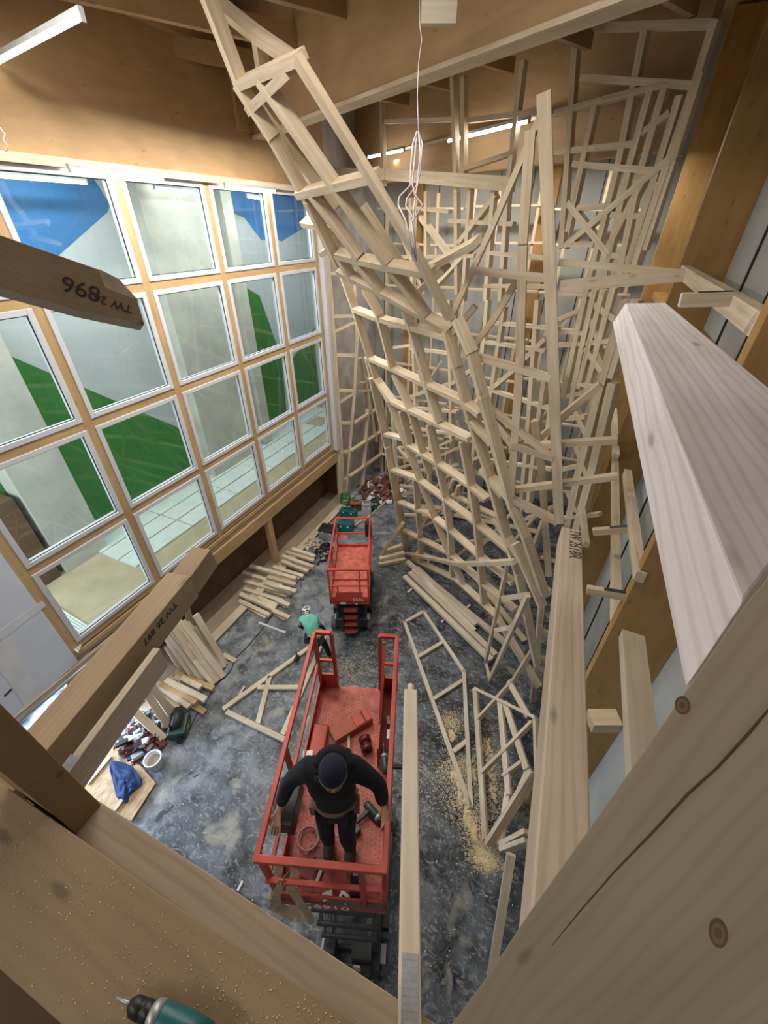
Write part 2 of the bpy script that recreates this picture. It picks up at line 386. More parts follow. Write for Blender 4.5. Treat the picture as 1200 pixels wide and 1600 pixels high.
# drywall part of the left wall beside the windows
sbox('wall_left', WX-.2, WX+.02, 0.2, 1.85, 2.30, 12.0, DRY, 2)
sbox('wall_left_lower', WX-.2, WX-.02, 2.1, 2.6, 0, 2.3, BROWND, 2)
sbox('wall_left_rear', WX-.2, WX-.02, -5, -1.2, 0, 12.0, DRY, 2)
sbox('wall_left_over_doorway', WX-.2, WX-.02, -1.2, .2, 2.6, 12.0, DRY, 2)
bm = bmesh.new()
prism(bm, [onx(u, v, WX+.022) for u, v in ((0, 985), (66, 938), (72, 946), (0, 1002))], (.003, 0, 0))
prism(bm, [onx(u, v, WX+.022) for u, v in ((0, 1000), (22, 995), (40, 1050), (75, 1085), (40, 1105), (10, 1060), (0, 1050))], (.003, 0, 0))
struct('trim_72', bm, PLAST)
# strip of raw board and metal pipe along the bottom edge of the drywall
sbox('trim_73', WX-.1, WX+.06, .6, 2.6, 2.18, 2.28, BEAM, 1)
bm = tube(bmesh.new(), [(WX+.12, .5, 2.2), (WX+.12, 2.8, 2.22)], .035)
struct('trim_74', bm, STEEL, smooth=True)
# left wall beyond the windows: foil covered
sbox('wall_left_far', WX-.2, WX-.05, 12.1, 15.3, 0, 12.0, FOIL, 2)
sbox('trim_75', WX-.1, WX+.14, 11.58, 11.72, 2.4, 9.95, FRAMEW, 2)
sbox('trim_76', WX-.05, WX+.12, 11.76, 11.98, .1, 9.95, PINE2, 2)
# side hall behind the glass
SX = -10.15
sbox('wall_side_hall', SX-.2, SX, -1, 15.4, 2.4, 12.2, GREYW, 1)
sbox('floor_side_hall', SX, WX-.2, -1, 15.4, 2.45, 2.55, TAN, 1)
sbox('wall_side_hall_end', SX, WX-.2, 15.2, 15.35, 2.5, 12.2, GREYW, 2)
sbox('ceiling_side_hall', SX-.2, WX-.2, -1, 15.4, 10.35, 10.5, GREYW, 1)
def paint(name, pts, mat, x=SX+.004, th=.006):
    bm = bmesh.new(); prism(bm, [V((x, p[0], p[1])) for p in pts], (th, 0, 0)); return struct(name, bm, mat)
def yz(u, v): p = onx(u, v, SX); return (p.y, p.z)
sqy = [yz(u, v) for u, v in ((19, 558), (92, 588), (131, 610), (182, 633), (217, 645), (278, 668))]
0 and print('green edge', sqy, yz(-40, 150), [yz(u, v) for u, v in ((92, 395), (168, 328), (172, 300))], [yz(u, v) for u, v in ((372, 443), (404, 460), (432, 540), (385, 560))])
sky = [yz(*q) for q in ((-160, 560), (19, 558), (278, 668), (330, 700), (395, 655))]
paint('trim_80', [yz(15, 556), yz(282, 670), (9.0, 4.4), (9.0, 2.55), (0, 2.55), (0, yz(15, 556)[1]+.2)], GREENW)
paint('trim_81', [yz(372, 442), yz(405, 462), yz(440, 560), (12.6, 2.55), (10.4, 2.55), (10.2, 5.0)], GREENW)
paint('trim_82', [yz(450, 570), yz(500, 500), (15.1, 5.6), (15.1, 2.55), (13.2, 2.55)], GREENW)
paint('trim_83', [(1.0, 11.2), (6.9, 11.2), yz(172, 320), yz(167, 332), yz(93, 397), (1.5, 7.6)], BLUEW)
paint('trim_84', [yz(345, 297), yz(345, 325), yz(382, 340), yz(408, 375), yz(416, 375), yz(416, 296)], BLUEW)
paint('trim_85', [yz(425, 300), yz(434, 375), yz(440, 377), yz(484, 350), (14.5, 11.2), (11, 11.2)], BLUEW)
for i, (y0, y1) in enumerate(((3.22, 4.25), (8.0, 9.75), (10.55, 10.95))):
    sbox('trim_%d' % (86+i), SX+.02, SX+.55, y0, y1, 2.55, 11.3, CONC, 2)
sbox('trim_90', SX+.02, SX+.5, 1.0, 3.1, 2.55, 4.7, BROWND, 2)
# insulation boards on the side hall floor
ins = thing('insulation_board', 'white insulation boards laid on the side hall floor behind the glass, with tan seams', 'insulation', (-9.1, 9, 2.55))
def edge_x(y):                              # front edge of the laid boards
    return -9.35+.0*y
bm = bmesh.new()
ya_, yb_ = 4.0, 14.6; nn_ = 6
for i in range(nn_):
    y0 = ya_+(yb_-ya_)*i/nn_; y1 = ya_+(yb_-ya_)*(i+1)/nn_
    for x0, x1 in ((-10.1, -9.5), (-9.48, -8.9), (-8.88, -8.3)):
        bx(bm, x0+9.1+.01, x1+9.1-.01, y0-9+.012, y1-9-.012, 0, .05)
put('board_sheet', bm, INSUL, ins)
ins2 = thing('insulation_board', 'ribbed white insulation panel in the lower left corner of the lowest left window', 'insulation', (-8.2, 2.2, 2.55))
cpts = [V((min(q_.x, -7.62), q_.y, 2.6))-ins2.location for q_ in (onz(62, 930, 2.6), onz(150, 984, 2.6), onz(122, 1000, 2.6), onz(40, 965, 2.6))]
bm = bmesh.new(); e_u = (cpts[1]-cpts[0]); e_v = (cpts[3]-cpts[0])
for i in range(10):
    a = cpts[0]+e_v*(i/10); b = cpts[0]+e_v*((i+.8)/10); prism(bm, [a, a+e_u, b+e_u, b], (0, 0, -.04))
put('board_sheet', bm, INSUL, ins2)
cs = thing('cardboard_sheet', 'brown cardboard sheet lying on the white boards behind the farthest window', 'cardboard', (-9.0, 13.2, 2.61))
bm = bmesh.new(); bx(bm, -.35, .3, -.4, .4, 0, .03); put('sheet', bm, TAN, cs)
# right wall: glulam fins, blocking
FX = 1.15
for i, y in enumerate([4.03, 9.05, 14.0]):
    sbox('trim_%d' % (100+i), FX, 1.82, y, y+.17, 0, 12.7, GLULAM, 2, .006)
sbox('trim_110', FX+.02, FX+.14, 4.2, 9.05, 8.48, 8.66, PINE, 1, .004)
sbox('trim_111', 1.5, 1.82, 4.2, 9.05, 7.6, 7.75, GLULAM, 1, .004)
sbox('trim_112', FX+.02, FX+.12, 4.2, 9.05, 5.1, 5.25, PINE, 1, .004)
sbox('trim_113', 1.4, 1.82, 9.2, 14.0, 7.6, 7.75, GLULAM, 1, .004)
sbox('trim_114', 1.4, 1.82, -3, 4.03, 7.2, 7.35, GLULAM, 1, .004)
sbox('trim_115', -2.1, -1.6, 15.0, 15.3, 0, 12.7, GLULAM, 2, .006)
sbox('trim_116', -6.1, -5.6, 15.0, 15.3, 0, 12.7, GLULAM, 2, .006)
# ceiling beams: direction DV, bottoms at 10.7
az = R(60.5); DV = V((-math.sin(az), math.cos(az), 0))
def cbeam(nm, P, bot, top, th, back, fwd_, mat=GLULAMD):
    P = V(P); p0 = P - DV*back; p1 = P + DV*fwd_
    o = board(nm, None, V((p0.x, p0.y, top)), V((p1.x, p1.y, top)), th, top-bot, mat, bevel=.01); o['kind'] = 'structure'; return o
def Z(u, v, z): p = onz(u, v, z); return p
m1 = Z(620, 130, 10.7) + V((DV.y, -DV.x, 0)).normalized()*0.11
cbeam('trim_120', m1, 10.7, 12.7, .24, 4.6, 5.0)
m2 = Z(760, 213, 10.7) + V((DV.y, -DV.x, 0)).normalized()*0.30
cbeam('trim_121', m2, 10.15, 12.7, .24, 3.8, 5.6)
m3 = m2 + V((-DV.y, DV.x, 0))*(-1)*0
# added pale strip, its colour standing for the near beam's lit lower edge
o = board('trim_122', None, *(lambda a, b: (V((a.x, a.y, 10.72)), V((b.x, b.y, 10.72))))(m1-DV*4.6, m1+DV*5.0), .30, .05, PINE); o['kind'] = 'structure'
# joists between near beam and window wall, crossing it
PV = V((DV.y, -DV.x, 0)); PV = -PV if PV.y > 0 else PV   # towards the camera side
n = 130
for k in (-3.3, -1.8, -.3, 1.2, 2.7, 4.2):
    a = m1 + DV*k; b = a + PV*6.0
    o = board('trim_%d' % n, None, V((a.x, a.y, 11.78)), V((b.x, b.y, 11.78)), .12, .28, GLULAMD, bevel=.004); o['kind'] = 'structure'; n += 1
    b = a - PV*3.4
    o = board('trim_%d' % n, None, V((a.x, a.y, 11.62)), V((b.x, b.y, 11.62)), .10, .2, GLULAMD, bevel=.004); o['kind'] = 'structure'; n += 1
sbox('trim_150', WX, WX+.16, 1.5, 8.9, 11.75, 11.95, GLULAMD, 1)
sbox('trim_151', WX-.02, WX+.06, 8.9, 9.35, 10.75, 12.5, GLULAMD, 2, .01)

# ================================================================== LAMPS
def tubelamp(label, p0, p1, group=None, w=1.0):
    p0 = V(p0); p1 = V(p1); t = thing('tube_lamp', label, 'lamp', (p0+p1)/2, group=group)
    x, y, z = frame(p0, p1, V((0, 0, 1))); W = Matrix((x, y, z)).transposed().to_4x4(); W.translation = (p0+p1)/2
    L = (p1-p0).length/2
    put('tube', tube(bmesh.new(), [(-L+.03, 0, -.03), (L-.03, 0, -.03)], .022*w, 12), TUBE, t, world=W, smooth=True)
    b = bmesh.new(); bx(b, -L, L, -.024, .024, 0, .045); bx(b, -L, -L+.03, -.022, .022, -.055, 0); bx(b, L-.03, L, -.022, .022, -.055, 0)
    put('housing', b, GREYP, t, world=W); return t
tubelamp('bright tube lamp hanging in the top left corner nearest the lens', onz(-30, 106, CH+1.6), onz(128, 20, CH+1.6), w=.6)
tubelamp('long tube lamp under the glulam beam above the first windows from the left', (WX+.13, 4.98, 9.86), (WX+.13, 6.62, 9.86))
tubelamp('tube lamp under the glulam beam above the far windows', (WX+.13, 8.1, 9.84), (WX+.13, 9.75, 9.84))
q0, q1 = Z(700, 218, 10.7), Z(828, 186, 10.7)
tubelamp('tube lamp on the roof beam left of the tall timber spike', q0, q1)
q0, q1 = Z(575, 244, 10.7), Z(632, 232, 10.7)
tubelamp('shorter looking tube lamp on the far end of the roof beam, behind the hanging cable', q0, q1)
a_ = V((WX-1.3, 2.6, 11.1))
for (a, b), l in zip((((-60, 267), (135, 283)), ((240, 291), (308, 299)), ((385, 305), (414, 310))),
                     ('tube lamp inside the side hall nearest the lens, seen through the blue pane', 'tube lamp inside the side hall, seen through the second column of panes',
                      'farthest tube lamp inside the side hall, seen through the third column of panes')):
    p0, p1 = onx(*a, -9.3), onx(*b, -9.3); tl = tubelamp(l, p0, p1)
    for q in (.2, .8):
        c = p0.lerp(p1, q); put('hanger', tube(bmesh.new(), [c+V((0, 0, .04)), V((c.x, c.y, 10.36))], .006, 6), STEEL, tl, world=Matrix.Identity(4))
# batten carrying the far lamps
bb0, bb1 = Z(560, 248, 10.78), Z(845, 180, 10.78)
board('lamp_rail', None, bb0, bb1, .05, .05, PINE2); tag(bpy.data.objects['lamp_rail'], 'thin pale rail along the far roof beam carrying its tube lamps', 'rail')

# ================================================================== TIMBER FRAMES OF THE CLIMBING WALL
SW, SH = .074, .15
def seg(name, par, pl, pts, w=SW, h=SH, mat=PINE, back=0, ext=.01):
    n_, d_ = pl
    for a, b in zip(pts, pts[1:]):
        P2 = (n_, d_+back+random.uniform(0, .018))
        p0, p1 = onp(*a, P2), onp(*b, P2)
        board(name, par, p0, p1, w, h, mat, zdir=-n_, anchor='top', bevel=0, ext=ext)
G = onz(625, 855, 0); K = onz(850, 1125, 0); D = pd(700, 505, 5.2)
P1 = mkplane(G, K, D)
J = onp(790, 785, P1)
E = pd(848, 150, 3.9)
P3 = mkplane(D, J, E)
A = pd(460, 95, 3.7); C = pd(510, 400, 5.9)
P2 = mkplane(A, D, C)

f1 = thing('leaning_wall_frame', 'large leaning pine stud frame standing on the floor, gridded like a ladder, right of the far red lift', 'timber frame', G)
def many(name, par, pl, L, **k):
    for pts in L: seg(name, par, pl, pts, **k)
many('stud', f1, P1, [
    [(532, 434), (550, 486)], [(550, 486), (584, 594)], [(577, 593), (601, 701), (625, 831), (632, 868)],
    [(565, 454), (587, 493)], [(587, 493), (608, 575)], [(612, 587), (636, 641)],
    [(628, 488), (639, 519), (662, 599)], [(653, 580), (681, 660)],
    [(584, 594), (605, 630)], [(605, 630), (631, 697), (653, 753), (675, 810), (700, 872), (718, 910)],
    [(623, 645), (636, 697)], [(636, 641), (666, 740)],
    [(666, 667), (679, 723), (692, 781), (699, 831), (704, 905)],
    [(718, 693), (731, 760), (740, 816), (752, 945)],
    [(645, 751), (653, 836), (655, 880)],
    [(692, 521), (707, 575), (729, 654), (755, 732), (777, 810), (805, 900), (835, 1040)],
    [(662, 599), (674, 645)]])
many('stud', f1, P1, [[(708, 503), (730, 553), (749, 625), (764, 680), (794, 792), (816, 842), (845, 930)]], w=.085, h=.14)
many('stud', f1, P1, [[(570, 560), (590, 640)], [(590, 640), (612, 745), (636, 868)]], w=.10, h=.16, back=.14)
many('crosspiece', f1, P1, [
    [(550, 485), (584, 499), (634, 512), (693, 529)],
    [(571, 560), (608, 577), (658, 601), (717, 629)],
    [(582, 591), (610, 630), (675, 662), (729, 688)],
    [(599, 680), (626, 687)], [(634, 697), (681, 727), (729, 760), (755, 783)],
    [(608, 735), (647, 749), (690, 781), (738, 818), (790, 862)],
    [(621, 786), (668, 805), (700, 830), (747, 873), (797, 913)],
    [(628, 830), (700, 867), (750, 913), (800, 955)],
    [(633, 870), (710, 907), (770, 962), (837, 1075)],
    [(727, 656), (764, 695)], [(748, 736), (781, 777)], [(750, 737), (792, 783)],
    [(768, 812), (812, 880)], [(800, 853), (842, 950)], [(717, 629), (745, 650)]], h=.15)
many('floor_rail', f1, P1, [[(633, 866), (717, 883)], [(717, 883), (800, 880)]], w=.09, h=.1, back=-.05)
f2 = thing('overhanging_wall_frame', 'pine frame that overhangs to the upper left and reaches up to the ceiling', 'timber frame', D)
many('stud', f2, P2, [
    [(461, 96), (560, 255), (645, 395), (700, 500)], ], w=.12, h=.07)
many('stud', f2, P2, [
    [(366, 137), (420, 220), (477, 320), (524, 418)],
    [(402, 132), (519, 298), (600, 415)], [(598, 413), (660, 497)],
    [(480, 305), (556, 405)], [(548, 405), (596, 467)], [(524, 402), (545, 440)], [(312, -10), (368, 134)]], w=.085)
many('crosspiece', f2, P2, [
    [(367, 137), (461, 96)], [(385, 176), (446, 116)], [(462, 308), (580, 281)],
    [(524, 402), (595, 419), (668, 432)], [(526, 428), (604, 467), (697, 521)]], w=.085)
many('brace', f2, P2, [[(420, 205), (475, 290)], [(392, 168), (440, 235)], [(440, 235), (520, 330)], [(495, 330), (540, 405)],
    [(470, 275), (505, 345)], [(560, 330), (620, 420)]], back=.35, w=.07)
many('crosspiece', f2, P2, [[(332, 12), (392, 60), (446, 98)], [(396, 62), (404, 118)]], back=.3)
many('brace', f2, P2, [[(650, 432), (738, 385)], [(640, 468), (690, 425)], [(500, 400), (520, 385)], [(470, 352), (515, 360)]], back=.25)

f3 = thing('pointed_spike_frame', 'tall pointed pine frame like a sharp triangle in the middle of the hall', 'timber frame', onp(850, 800, P3))
many('leg', f3, P3, [[(849, 146), (873, 818)]], w=.13, h=.09)
many('leg', f3, P3, [[(846, 175), (770, 350), (703, 498)]], w=.06, h=.10)
many('stud', f3, P3, [[(828, 205), (816, 380), (812, 560), (803, 700), (797, 784)]], w=.10, h=.11)
many('crosspiece', f3, P3, [[(741, 423), (856, 435)], [(722, 552), (858, 592)], [(748, 628), (800, 697), (863, 717)],
    [(799, 783), (870, 818)]], w=.085, h=.14)
many('brace', f3, P3, [[(725, 560), (770, 500), (812, 430)], [(706, 520), (740, 480)]], back=.2)
many('crosspiece', f3, P3, [[(748, 628), (863, 717)]], w=.07)
# right leg partner pieces and long purlins to the fins
many('purlin', f3, P3, [[(806, 767), (964, 747)], [(838, 698), (964, 690)], [(874, 410), (1052, 426)]], w=.075, h=.12, back=.12)
many('purlin', f3, P3, [[(876, 447), (1068, 430)]], w=.12, h=.09, back=.05)
many('stud', f3, P3, [[(835, 660), (846, 740), (857, 900)]], w=.10, h=.1, back=.35)

# lattice of the right-hand wall
_n = V((DV.y, -DV.x, 0)).normalized(); _n = _n if _n.y > 0 else -_n
PD = (_n, _n.dot(m2)-.75)
PR = mkplane(V((.62, 6.5, 9)), V((.9, 12.5, 9)), V((.72, 6.5, 0)))
PRB = PD
f4 = thing('right_wall_lattice', 'tall narrow pine lattice standing against the right glulam wall, up to the ceiling', 'timber frame', V((.3, 10.4, 0)))
many('stud', f4, PRB, [
    [(899, 46), (876, 387)], [(1007, 38), (965, 256)], [(965, 256), (918, 440), (879, 620)], [(1115, 33), (1088, 120), (1040, 260)], [(1040, 260), (991, 408)],
    [(1015, 138), (983, 256), (941, 440)], [(1038, 133), (996, 282), (965, 435)], [(928, 164), (886, 361)],
    [(928, 454), (907, 547), (890, 640)], [(941, 454), (902, 607)], [(957, 451), (915, 610)], [(1060, 150), (1015, 300), (975, 430)],
    [(1092, 115), (1050, 250)], [(1050, 250), (1005, 390)]], w=.10, h=.12)
many('stud', f4, PRB, [[(975, 470), (930, 628), (901, 747), (880, 850)], [(955, 600), (925, 730), (893, 850)], [(990, 470), (950, 590)],
    [(1030, 285), (985, 420)]], w=.16, h=.2)
many('crosspiece', f4, PRB, [
    [(912, 42), (1115, 36)], [(907, 121), (1083, 133)], [(863, 177), (941, 156), (1033, 133)], [(863, 238), (986, 225)],
    [(894, 256), (1023, 267)], [(999, 209), (1044, 177)], [(889, 382), (926, 382)], [(901, 325), (944, 322)], [(954, 335), (1023, 340)],
    [(952, 398), (991, 408)], [(870, 458), (928, 460)], [(872, 517), (910, 521)], [(872, 540), (957, 533)], [(880, 620), (922, 612)],
    [(895, 600), (932, 604)], [(875, 656), (912, 652)], [(875, 735), (905, 728)], [(880, 810), (935, 805)], [(870, 500), (905, 485)]], w=.085)
many('brace', f4, PRB, [[(881, 385), (1057, 238)], [(886, 317), (949, 398)], [(946, 392), (1010, 270)], [(925, 475), (960, 500)],
    [(913, 545), (938, 580)], [(920, 500), (933, 530)], [(930, 545), (940, 575)], [(896, 640), (915, 680)], [(900, 700), (916, 745)], [(886, 770), (900, 800)]], w=.10)
many('brace', f4, P3, [[(876, 654), (938, 604)], [(845, 685), (912, 625)]], back=.5, w=.08)

# back wall lattice
f5 = thing('back_wall_lattice', 'regular pine lattice of studs and rails in front of the grey back wall', 'timber frame', V((-3, 14.6, 0)))
random.seed(3)
for i in range(9):
    x = -6.6+i*.9+random.uniform(-.08, .08)
    board('stud', f5, V((x, 14.6, 0)), V((x+random.uniform(-.15, .25), 14.5, 9.8+.08*i)), .08, .1, PINE, zdir=V((0, -1, 0)), bevel=0)
for z in (1.0, 2.3, 3.6, 4.9, 6.2, 7.5, 8.7, 9.6):
    for a, b in ((-6.9, -4.1), (-4.05, -1.6), (-1.55, .9)):
        zz = z+random.uniform(-.08, .08)
        board('crosspiece', f5, V((a, 14.55, zz)), V((b, 14.55, zz+random.uniform(-.05, .05))), .14, .055, PINE, bevel=0)
for (a, b) in (((-5.5, 3.3), (-4.4, 5.2)), ((-1.5, 2.2), (-.4, 4.2)), ((-2.6, 1.1), (-3.6, 3.1)), ((-.9, 6.3), (.2, 8.1)), ((-5.2, 7.3), (-6.2, 9.2))):
    board('brace', f5, V((a[0], 14.4, a[1])), V((b[0], 14.4, b[1])), .06, .12, PINE, zdir=V((0, -1, 0)), bevel=0)

# middle row of frames between the leaning wall and the back wall
f6 = thing('middle_frame', 'secondary pine frame hidden behind the leaning wall frame, braced to it', 'timber frame', V((-2, 10, 0)))
PM = (PD[0], PD[1]-.25)
many('stud', f6, PM, [
    [(705, 118), (711, 300), (712, 460)], [(594, 142), (597, 290)], [(815, 95), (792, 290), (780, 470)], [(722, 120), (722, 290)],
    [(640, 310), (645, 560), (650, 700)], [(672, 620), (668, 760)], [(700, 470), (704, 700), (697, 830)], [(760, 470), (745, 640), (730, 800)],
    [(786, 480), (762, 640)], [(838, 470), (826, 640), (812, 800)], [(850, 590), (835, 690), (822, 800)], [(770, 290), (757, 470)],
    [(733, 290), (722, 470)], [(610, 620), (618, 760)], [(868, 580), (850, 700)], [(664, 300), (664, 400)]], w=.10, h=.12)
many('crosspiece', f6, PM, [
    [(600, 402), (740, 400)], [(660, 492), (700, 492)], [(760, 395), (860, 404)], [(756, 447), (850, 448)], [(772, 505), (870, 514)],
    [(755, 535), (850, 548)], [(640, 545), (705, 553)], [(600, 545), (640, 540)], [(635, 637), (712, 644)], [(632, 668), (715, 680)],
    [(620, 700), (713, 704)], [(740, 660), (800, 668)], [(740, 602), (860, 640)], [(760, 720), (860, 734)], [(700, 345), (800, 350)],
    [(640, 325), (700, 330)], [(730, 188), (858, 172)], [(720, 265), (800, 238)], [(600, 190), (706, 186)], [(620, 740), (712, 727)]], w=.075, h=.12)
many('long_rail', f6, PM, [[(455, 268), (600, 272), (800, 288)]], w=.22, h=.1, back=-.25)
many('brace', f6, PM, [[(655, 340), (700, 400)], [(680, 445), (722, 400), (752, 370)], [(715, 380), (772, 305)], [(705, 600), (760, 560)], [(640, 660), (690, 640)],
    [(820, 560), (850, 530)], [(740, 630), (800, 580)], [(640, 620), (700, 600)]], w=.10)
# struts low down between the leaning wall and the floor behind it
PL_ = mkplane(onz(640, 880, 0)+V((0, 1.6, 0)), onz(840, 1100, 0)+V((0, 2.2, 0)), D+V((.6, 3.2, 0)))
f7 = thing('rear_strut_frame', 'loose pine struts and rails near the floor behind the leaning wall frame', 'timber frame', onz(740, 850, 0))
many('strut', f7, PL_, [
    [(612, 735), (680, 715), (715, 700)], [(622, 760), (700, 770)], [(628, 773), (668, 768)], [(625, 805), (668, 808)], [(672, 768), (704, 740)],
    [(690, 792), (706, 750)], [(720, 800), (760, 775)], [(704, 774), (780, 812)], [(740, 800), (790, 820)], [(660, 812), (720, 780)],
    [(640, 855), (672, 800)], [(700, 815), (714, 760)], [(755, 850), (800, 800)], [(735, 720), (780, 700)], [(760, 745), (800, 760)],
    [(620, 700), (650, 735)], [(630, 722), (700, 690)], [(720, 850), (790, 840)], [(700, 880), (760, 830)], [(835, 805), (858, 795)],
    [(790, 860), (840, 800)], [(820, 812), (858, 800)], [(830, 860), (846, 815)], [(655, 825), (700, 805)], [(668, 850), (712, 840)]], w=.075)
many('floor_plank', f7, (V((0, 0, -1)), -.12), [[(690, 800), (840, 830)], [(650, 790), (770, 800)]], w=.25, h=.05)
many('floor_plank', f7, (V((0, 0, -1)), -.12), [[(650, 862), (735, 890), (820, 1000)], [(845, 870), (880, 880)]], w=.16, h=.06)
# small diagonal kicker at the left foot
f8 = thing('kicker_frame', 'short triangular pine kicker with stacked offcuts at the left foot of the leaning wall frame', 'timber frame', onz(605, 875, 0))
board('brace', f8, onz(592, 868, .1), onp(628, 815, P1), .08, .1, PINE)
for i, (a, b) in enumerate((((592, 880), (633, 872)), ((593, 872), (632, 862)), ((600, 860), (630, 850)))):
    board('offcut', f8, onz(*a, .14+.13*i), onz(*b, .14+.13*i), .13, .12, PINE)

# left lattice by the foil wall
f9 = thing('left_corner_lattice', 'narrow ladder-like pine lattice in the far left corner against grey foil', 'timber frame', onz(538, 781, 0))
q = onz(538, 781, 0); hd = V((-math.sin(YAW), math.cos(YAW), 0)); PQ = (hd, hd.dot(q))
many('stud', f9, PQ, [[(519, 480), (530, 640), (538, 780)], [(558, 528), (554, 612), (541, 772)], [(512, 400), (519, 480)], [(553, 420), (558, 528)]], w=.10, h=.1)
many('crosspiece', f9, PQ, [[(523, 556), (557, 556)], [(527, 611), (553, 612)], [(530, 662), (549, 662)], [(533, 707), (545, 707)], [(536, 749), (542, 749)],
    [(516, 428), (552, 426)], [(519, 495), (556, 494)], [(524, 518), (558, 502)], [(532, 629), (554, 614)]], w=.075)
PX = (V((-1, 0, 0)), 6.75)
many('crosspiece', f9, PX, [[(556, 661), (590, 640)], [(552, 704), (598, 674)], [(550, 744), (602, 707)], [(566, 600), (590, 585)], [(560, 612), (590, 610)]], w=.07)
many('stud', f9, PX, [[(577, 640), (569, 757)], [(590, 560), (600, 740)], [(566, 560), (590, 690)], [(605, 660), (608, 740)]], w=.08)

# frames at the lower right and panels hanging there
PF = mkplane(onz(763, 1063, .05), onz(757, 1033, .25), onp(790, 880, P1)+V((0, 0, .0)))
f10 = thing('narrow_kite_frame', 'narrow kite-shaped pine frame standing on its tip in front of the leaning wall', 'timber frame', onz(763, 1063, 0))
many('rail', f10, PF, [[(790, 882), (757, 1033)], [(757, 1033), (763, 1063)], [(763, 1063), (822, 930)], [(783, 935), (822, 930)], [(772, 985), (800, 980)]], w=.09, h=.06)
zf = mkplane(onz(757, 1317, .1), onz(739, 1073, .35), onz(832, 1118, 1.4))
f11 = thing('skewed_panel_frame', 'skewed pine panel frame with crossing rails at the right end of the hall, above sawdust', 'timber frame', onz(757, 1317, 0))
many('rail', f11, zf, [[(741, 1075), (757, 1310)], [(780, 1096), (793, 1240)], [(788, 1098), (821, 1200)], [(794, 1064), (824, 1118)]], w=.12, h=.06)
many('rail', f11, zf, [[(741, 1075), (834, 1120)], [(745, 1122), (800, 1062), (828, 1017)], [(751, 1206), (784, 1173), (829, 1127)], [(785, 1210), (812, 1190)],
    [(834, 1120), (838, 1240)]], w=.06, h=.1, back=-.03)
many('bottom_rail', f11, zf, [[(758, 1317), (828, 1205)], [(780, 1318), (818, 1298)], [(780, 1326), (818, 1312)]], w=.07, h=.22, back=-.12)
many('rail', f11, zf, [[(793, 1230), (780, 1320)], [(800, 1260), (826, 1200)]], w=.12, h=.06, back=.05)
b_ = board('timber_plank', None, onz(799, 1337, 1.5), onz(768, 1528, .05), .13, .06, PINE); tag(b_, 'pale plank pointing to the floor left of the right foreground beam, below the skewed panel', 'plank')
f12 = thing('side_ladder_frame', 'ladder-like pine frame half hidden behind the long labelled beam', 'timber frame', onz(845, 1000, 1))
PS = (hd, hd.dot(onz(838, 1060, 1.0)))
many('rail', f12, PS, [[(848, 935), (838, 1060)], [(838, 1060), (826, 1140)], [(846, 935), (862, 925)], [(846, 990), (862, 994)], [(840, 1030), (858, 1036)]], w=.10, h=.1)
op = put('orange_pipe', tube(bmesh.new(), [onz(851, 850, .6), onz(853, 880, .3)], .06, 12), ORANGE, smooth=True)
tag(op, 'small orange pipe end glimpsed between the frames near the labelled beam', 'pipe')

# frames lying on the floor
def floorframe(name, label, segs, z=.09, w=.085, h=.08, parts='rail'):
    t = thing(name, label, 'timber frame', onz(*segs[0][0], 0))
    for s in segs:
        for a, b in zip(s, s[1:]): board(parts, t, onz(*a, z), onz(*b, z), w, h, PINE2, bevel=.003, ext=.03)
    return t
floorframe('long_kite_frame', 'long pointed pine frame lying flat on the black floor in front of the stacked boards',
           [[(632, 971), (735, 1258)], [(632, 971), (662, 955)], [(662, 955), (725, 1048)], [(725, 1048), (736, 1258)], [(654, 1025), (692, 1002)], [(679, 1090), (723, 1062)], [(710, 1172), (729, 1157)]])
floorframe('triangular_frame', 'large triangular pine frame on the floor being assembled by the person in green',
           [[(350, 1106), (505, 995)], [(355, 1112), (443, 1154)], [(421, 1057), (403, 1128)], [(404, 1073), (466, 1073)], [(507, 995), (442, 1145)]], w=.11)
def plank(label, a, b, w=.12, h=.06, z=.07, mat=PINE2, group=None, z1=None):
    o = board('timber_plank', None, onz(*a, z), onz(*b, z if z1 is None else z1), w, h, mat); tag(o, label, 'plank', group); return o
plank('short offcut lying against the triangular floor frame near its left corner', (382, 1072), (372, 1088), .05, .03)
plank('thin white batten alone on the floor between the plank rows and the person in green', (404, 972), (446, 988), .06, .03, .03, FRAMEW)
plank('small white stick on the floor just left of the near red lift corner', (379, 1376), (371, 1392), .04, .03, .03, FRAMEW)
# stacked long boards
bl = [((632, 899), (768, 1030)), ((640, 893), (775, 1022)), ((646, 888), (741, 984)), ((652, 886), (744, 975)), ((636, 876), (790, 1003))]
ll = ['frontmost long board of the stack, nearest the kite frame', 'second long board from the front of the floor stack', 'shorter middle board of the long floor stack',
      'shorter board of the long stack, one behind the middle', 'rearmost and longest board of the floor stack, next to the leaning wall']
for k_, ((a, b), l) in enumerate(zip(bl, ll)): plank(l, a, b, .155, .10, .2+.011*((k_*2) % 5))
for (a, b), l in zip((((668, 878), (678, 868)), ((637, 925), (645, 918)), ((690, 972), (697, 963)), ((726, 952), (735, 944))),
                     ('bearer offcut poking out behind the long board stack near its left end', 'small bearer under the left end of the long board stack',
                      'small bearer under the front middle of the long board stack', 'yellowish bearer offcut behind the middle of the long board stack')):
    plank(l, a, b, .06, .05, .05)

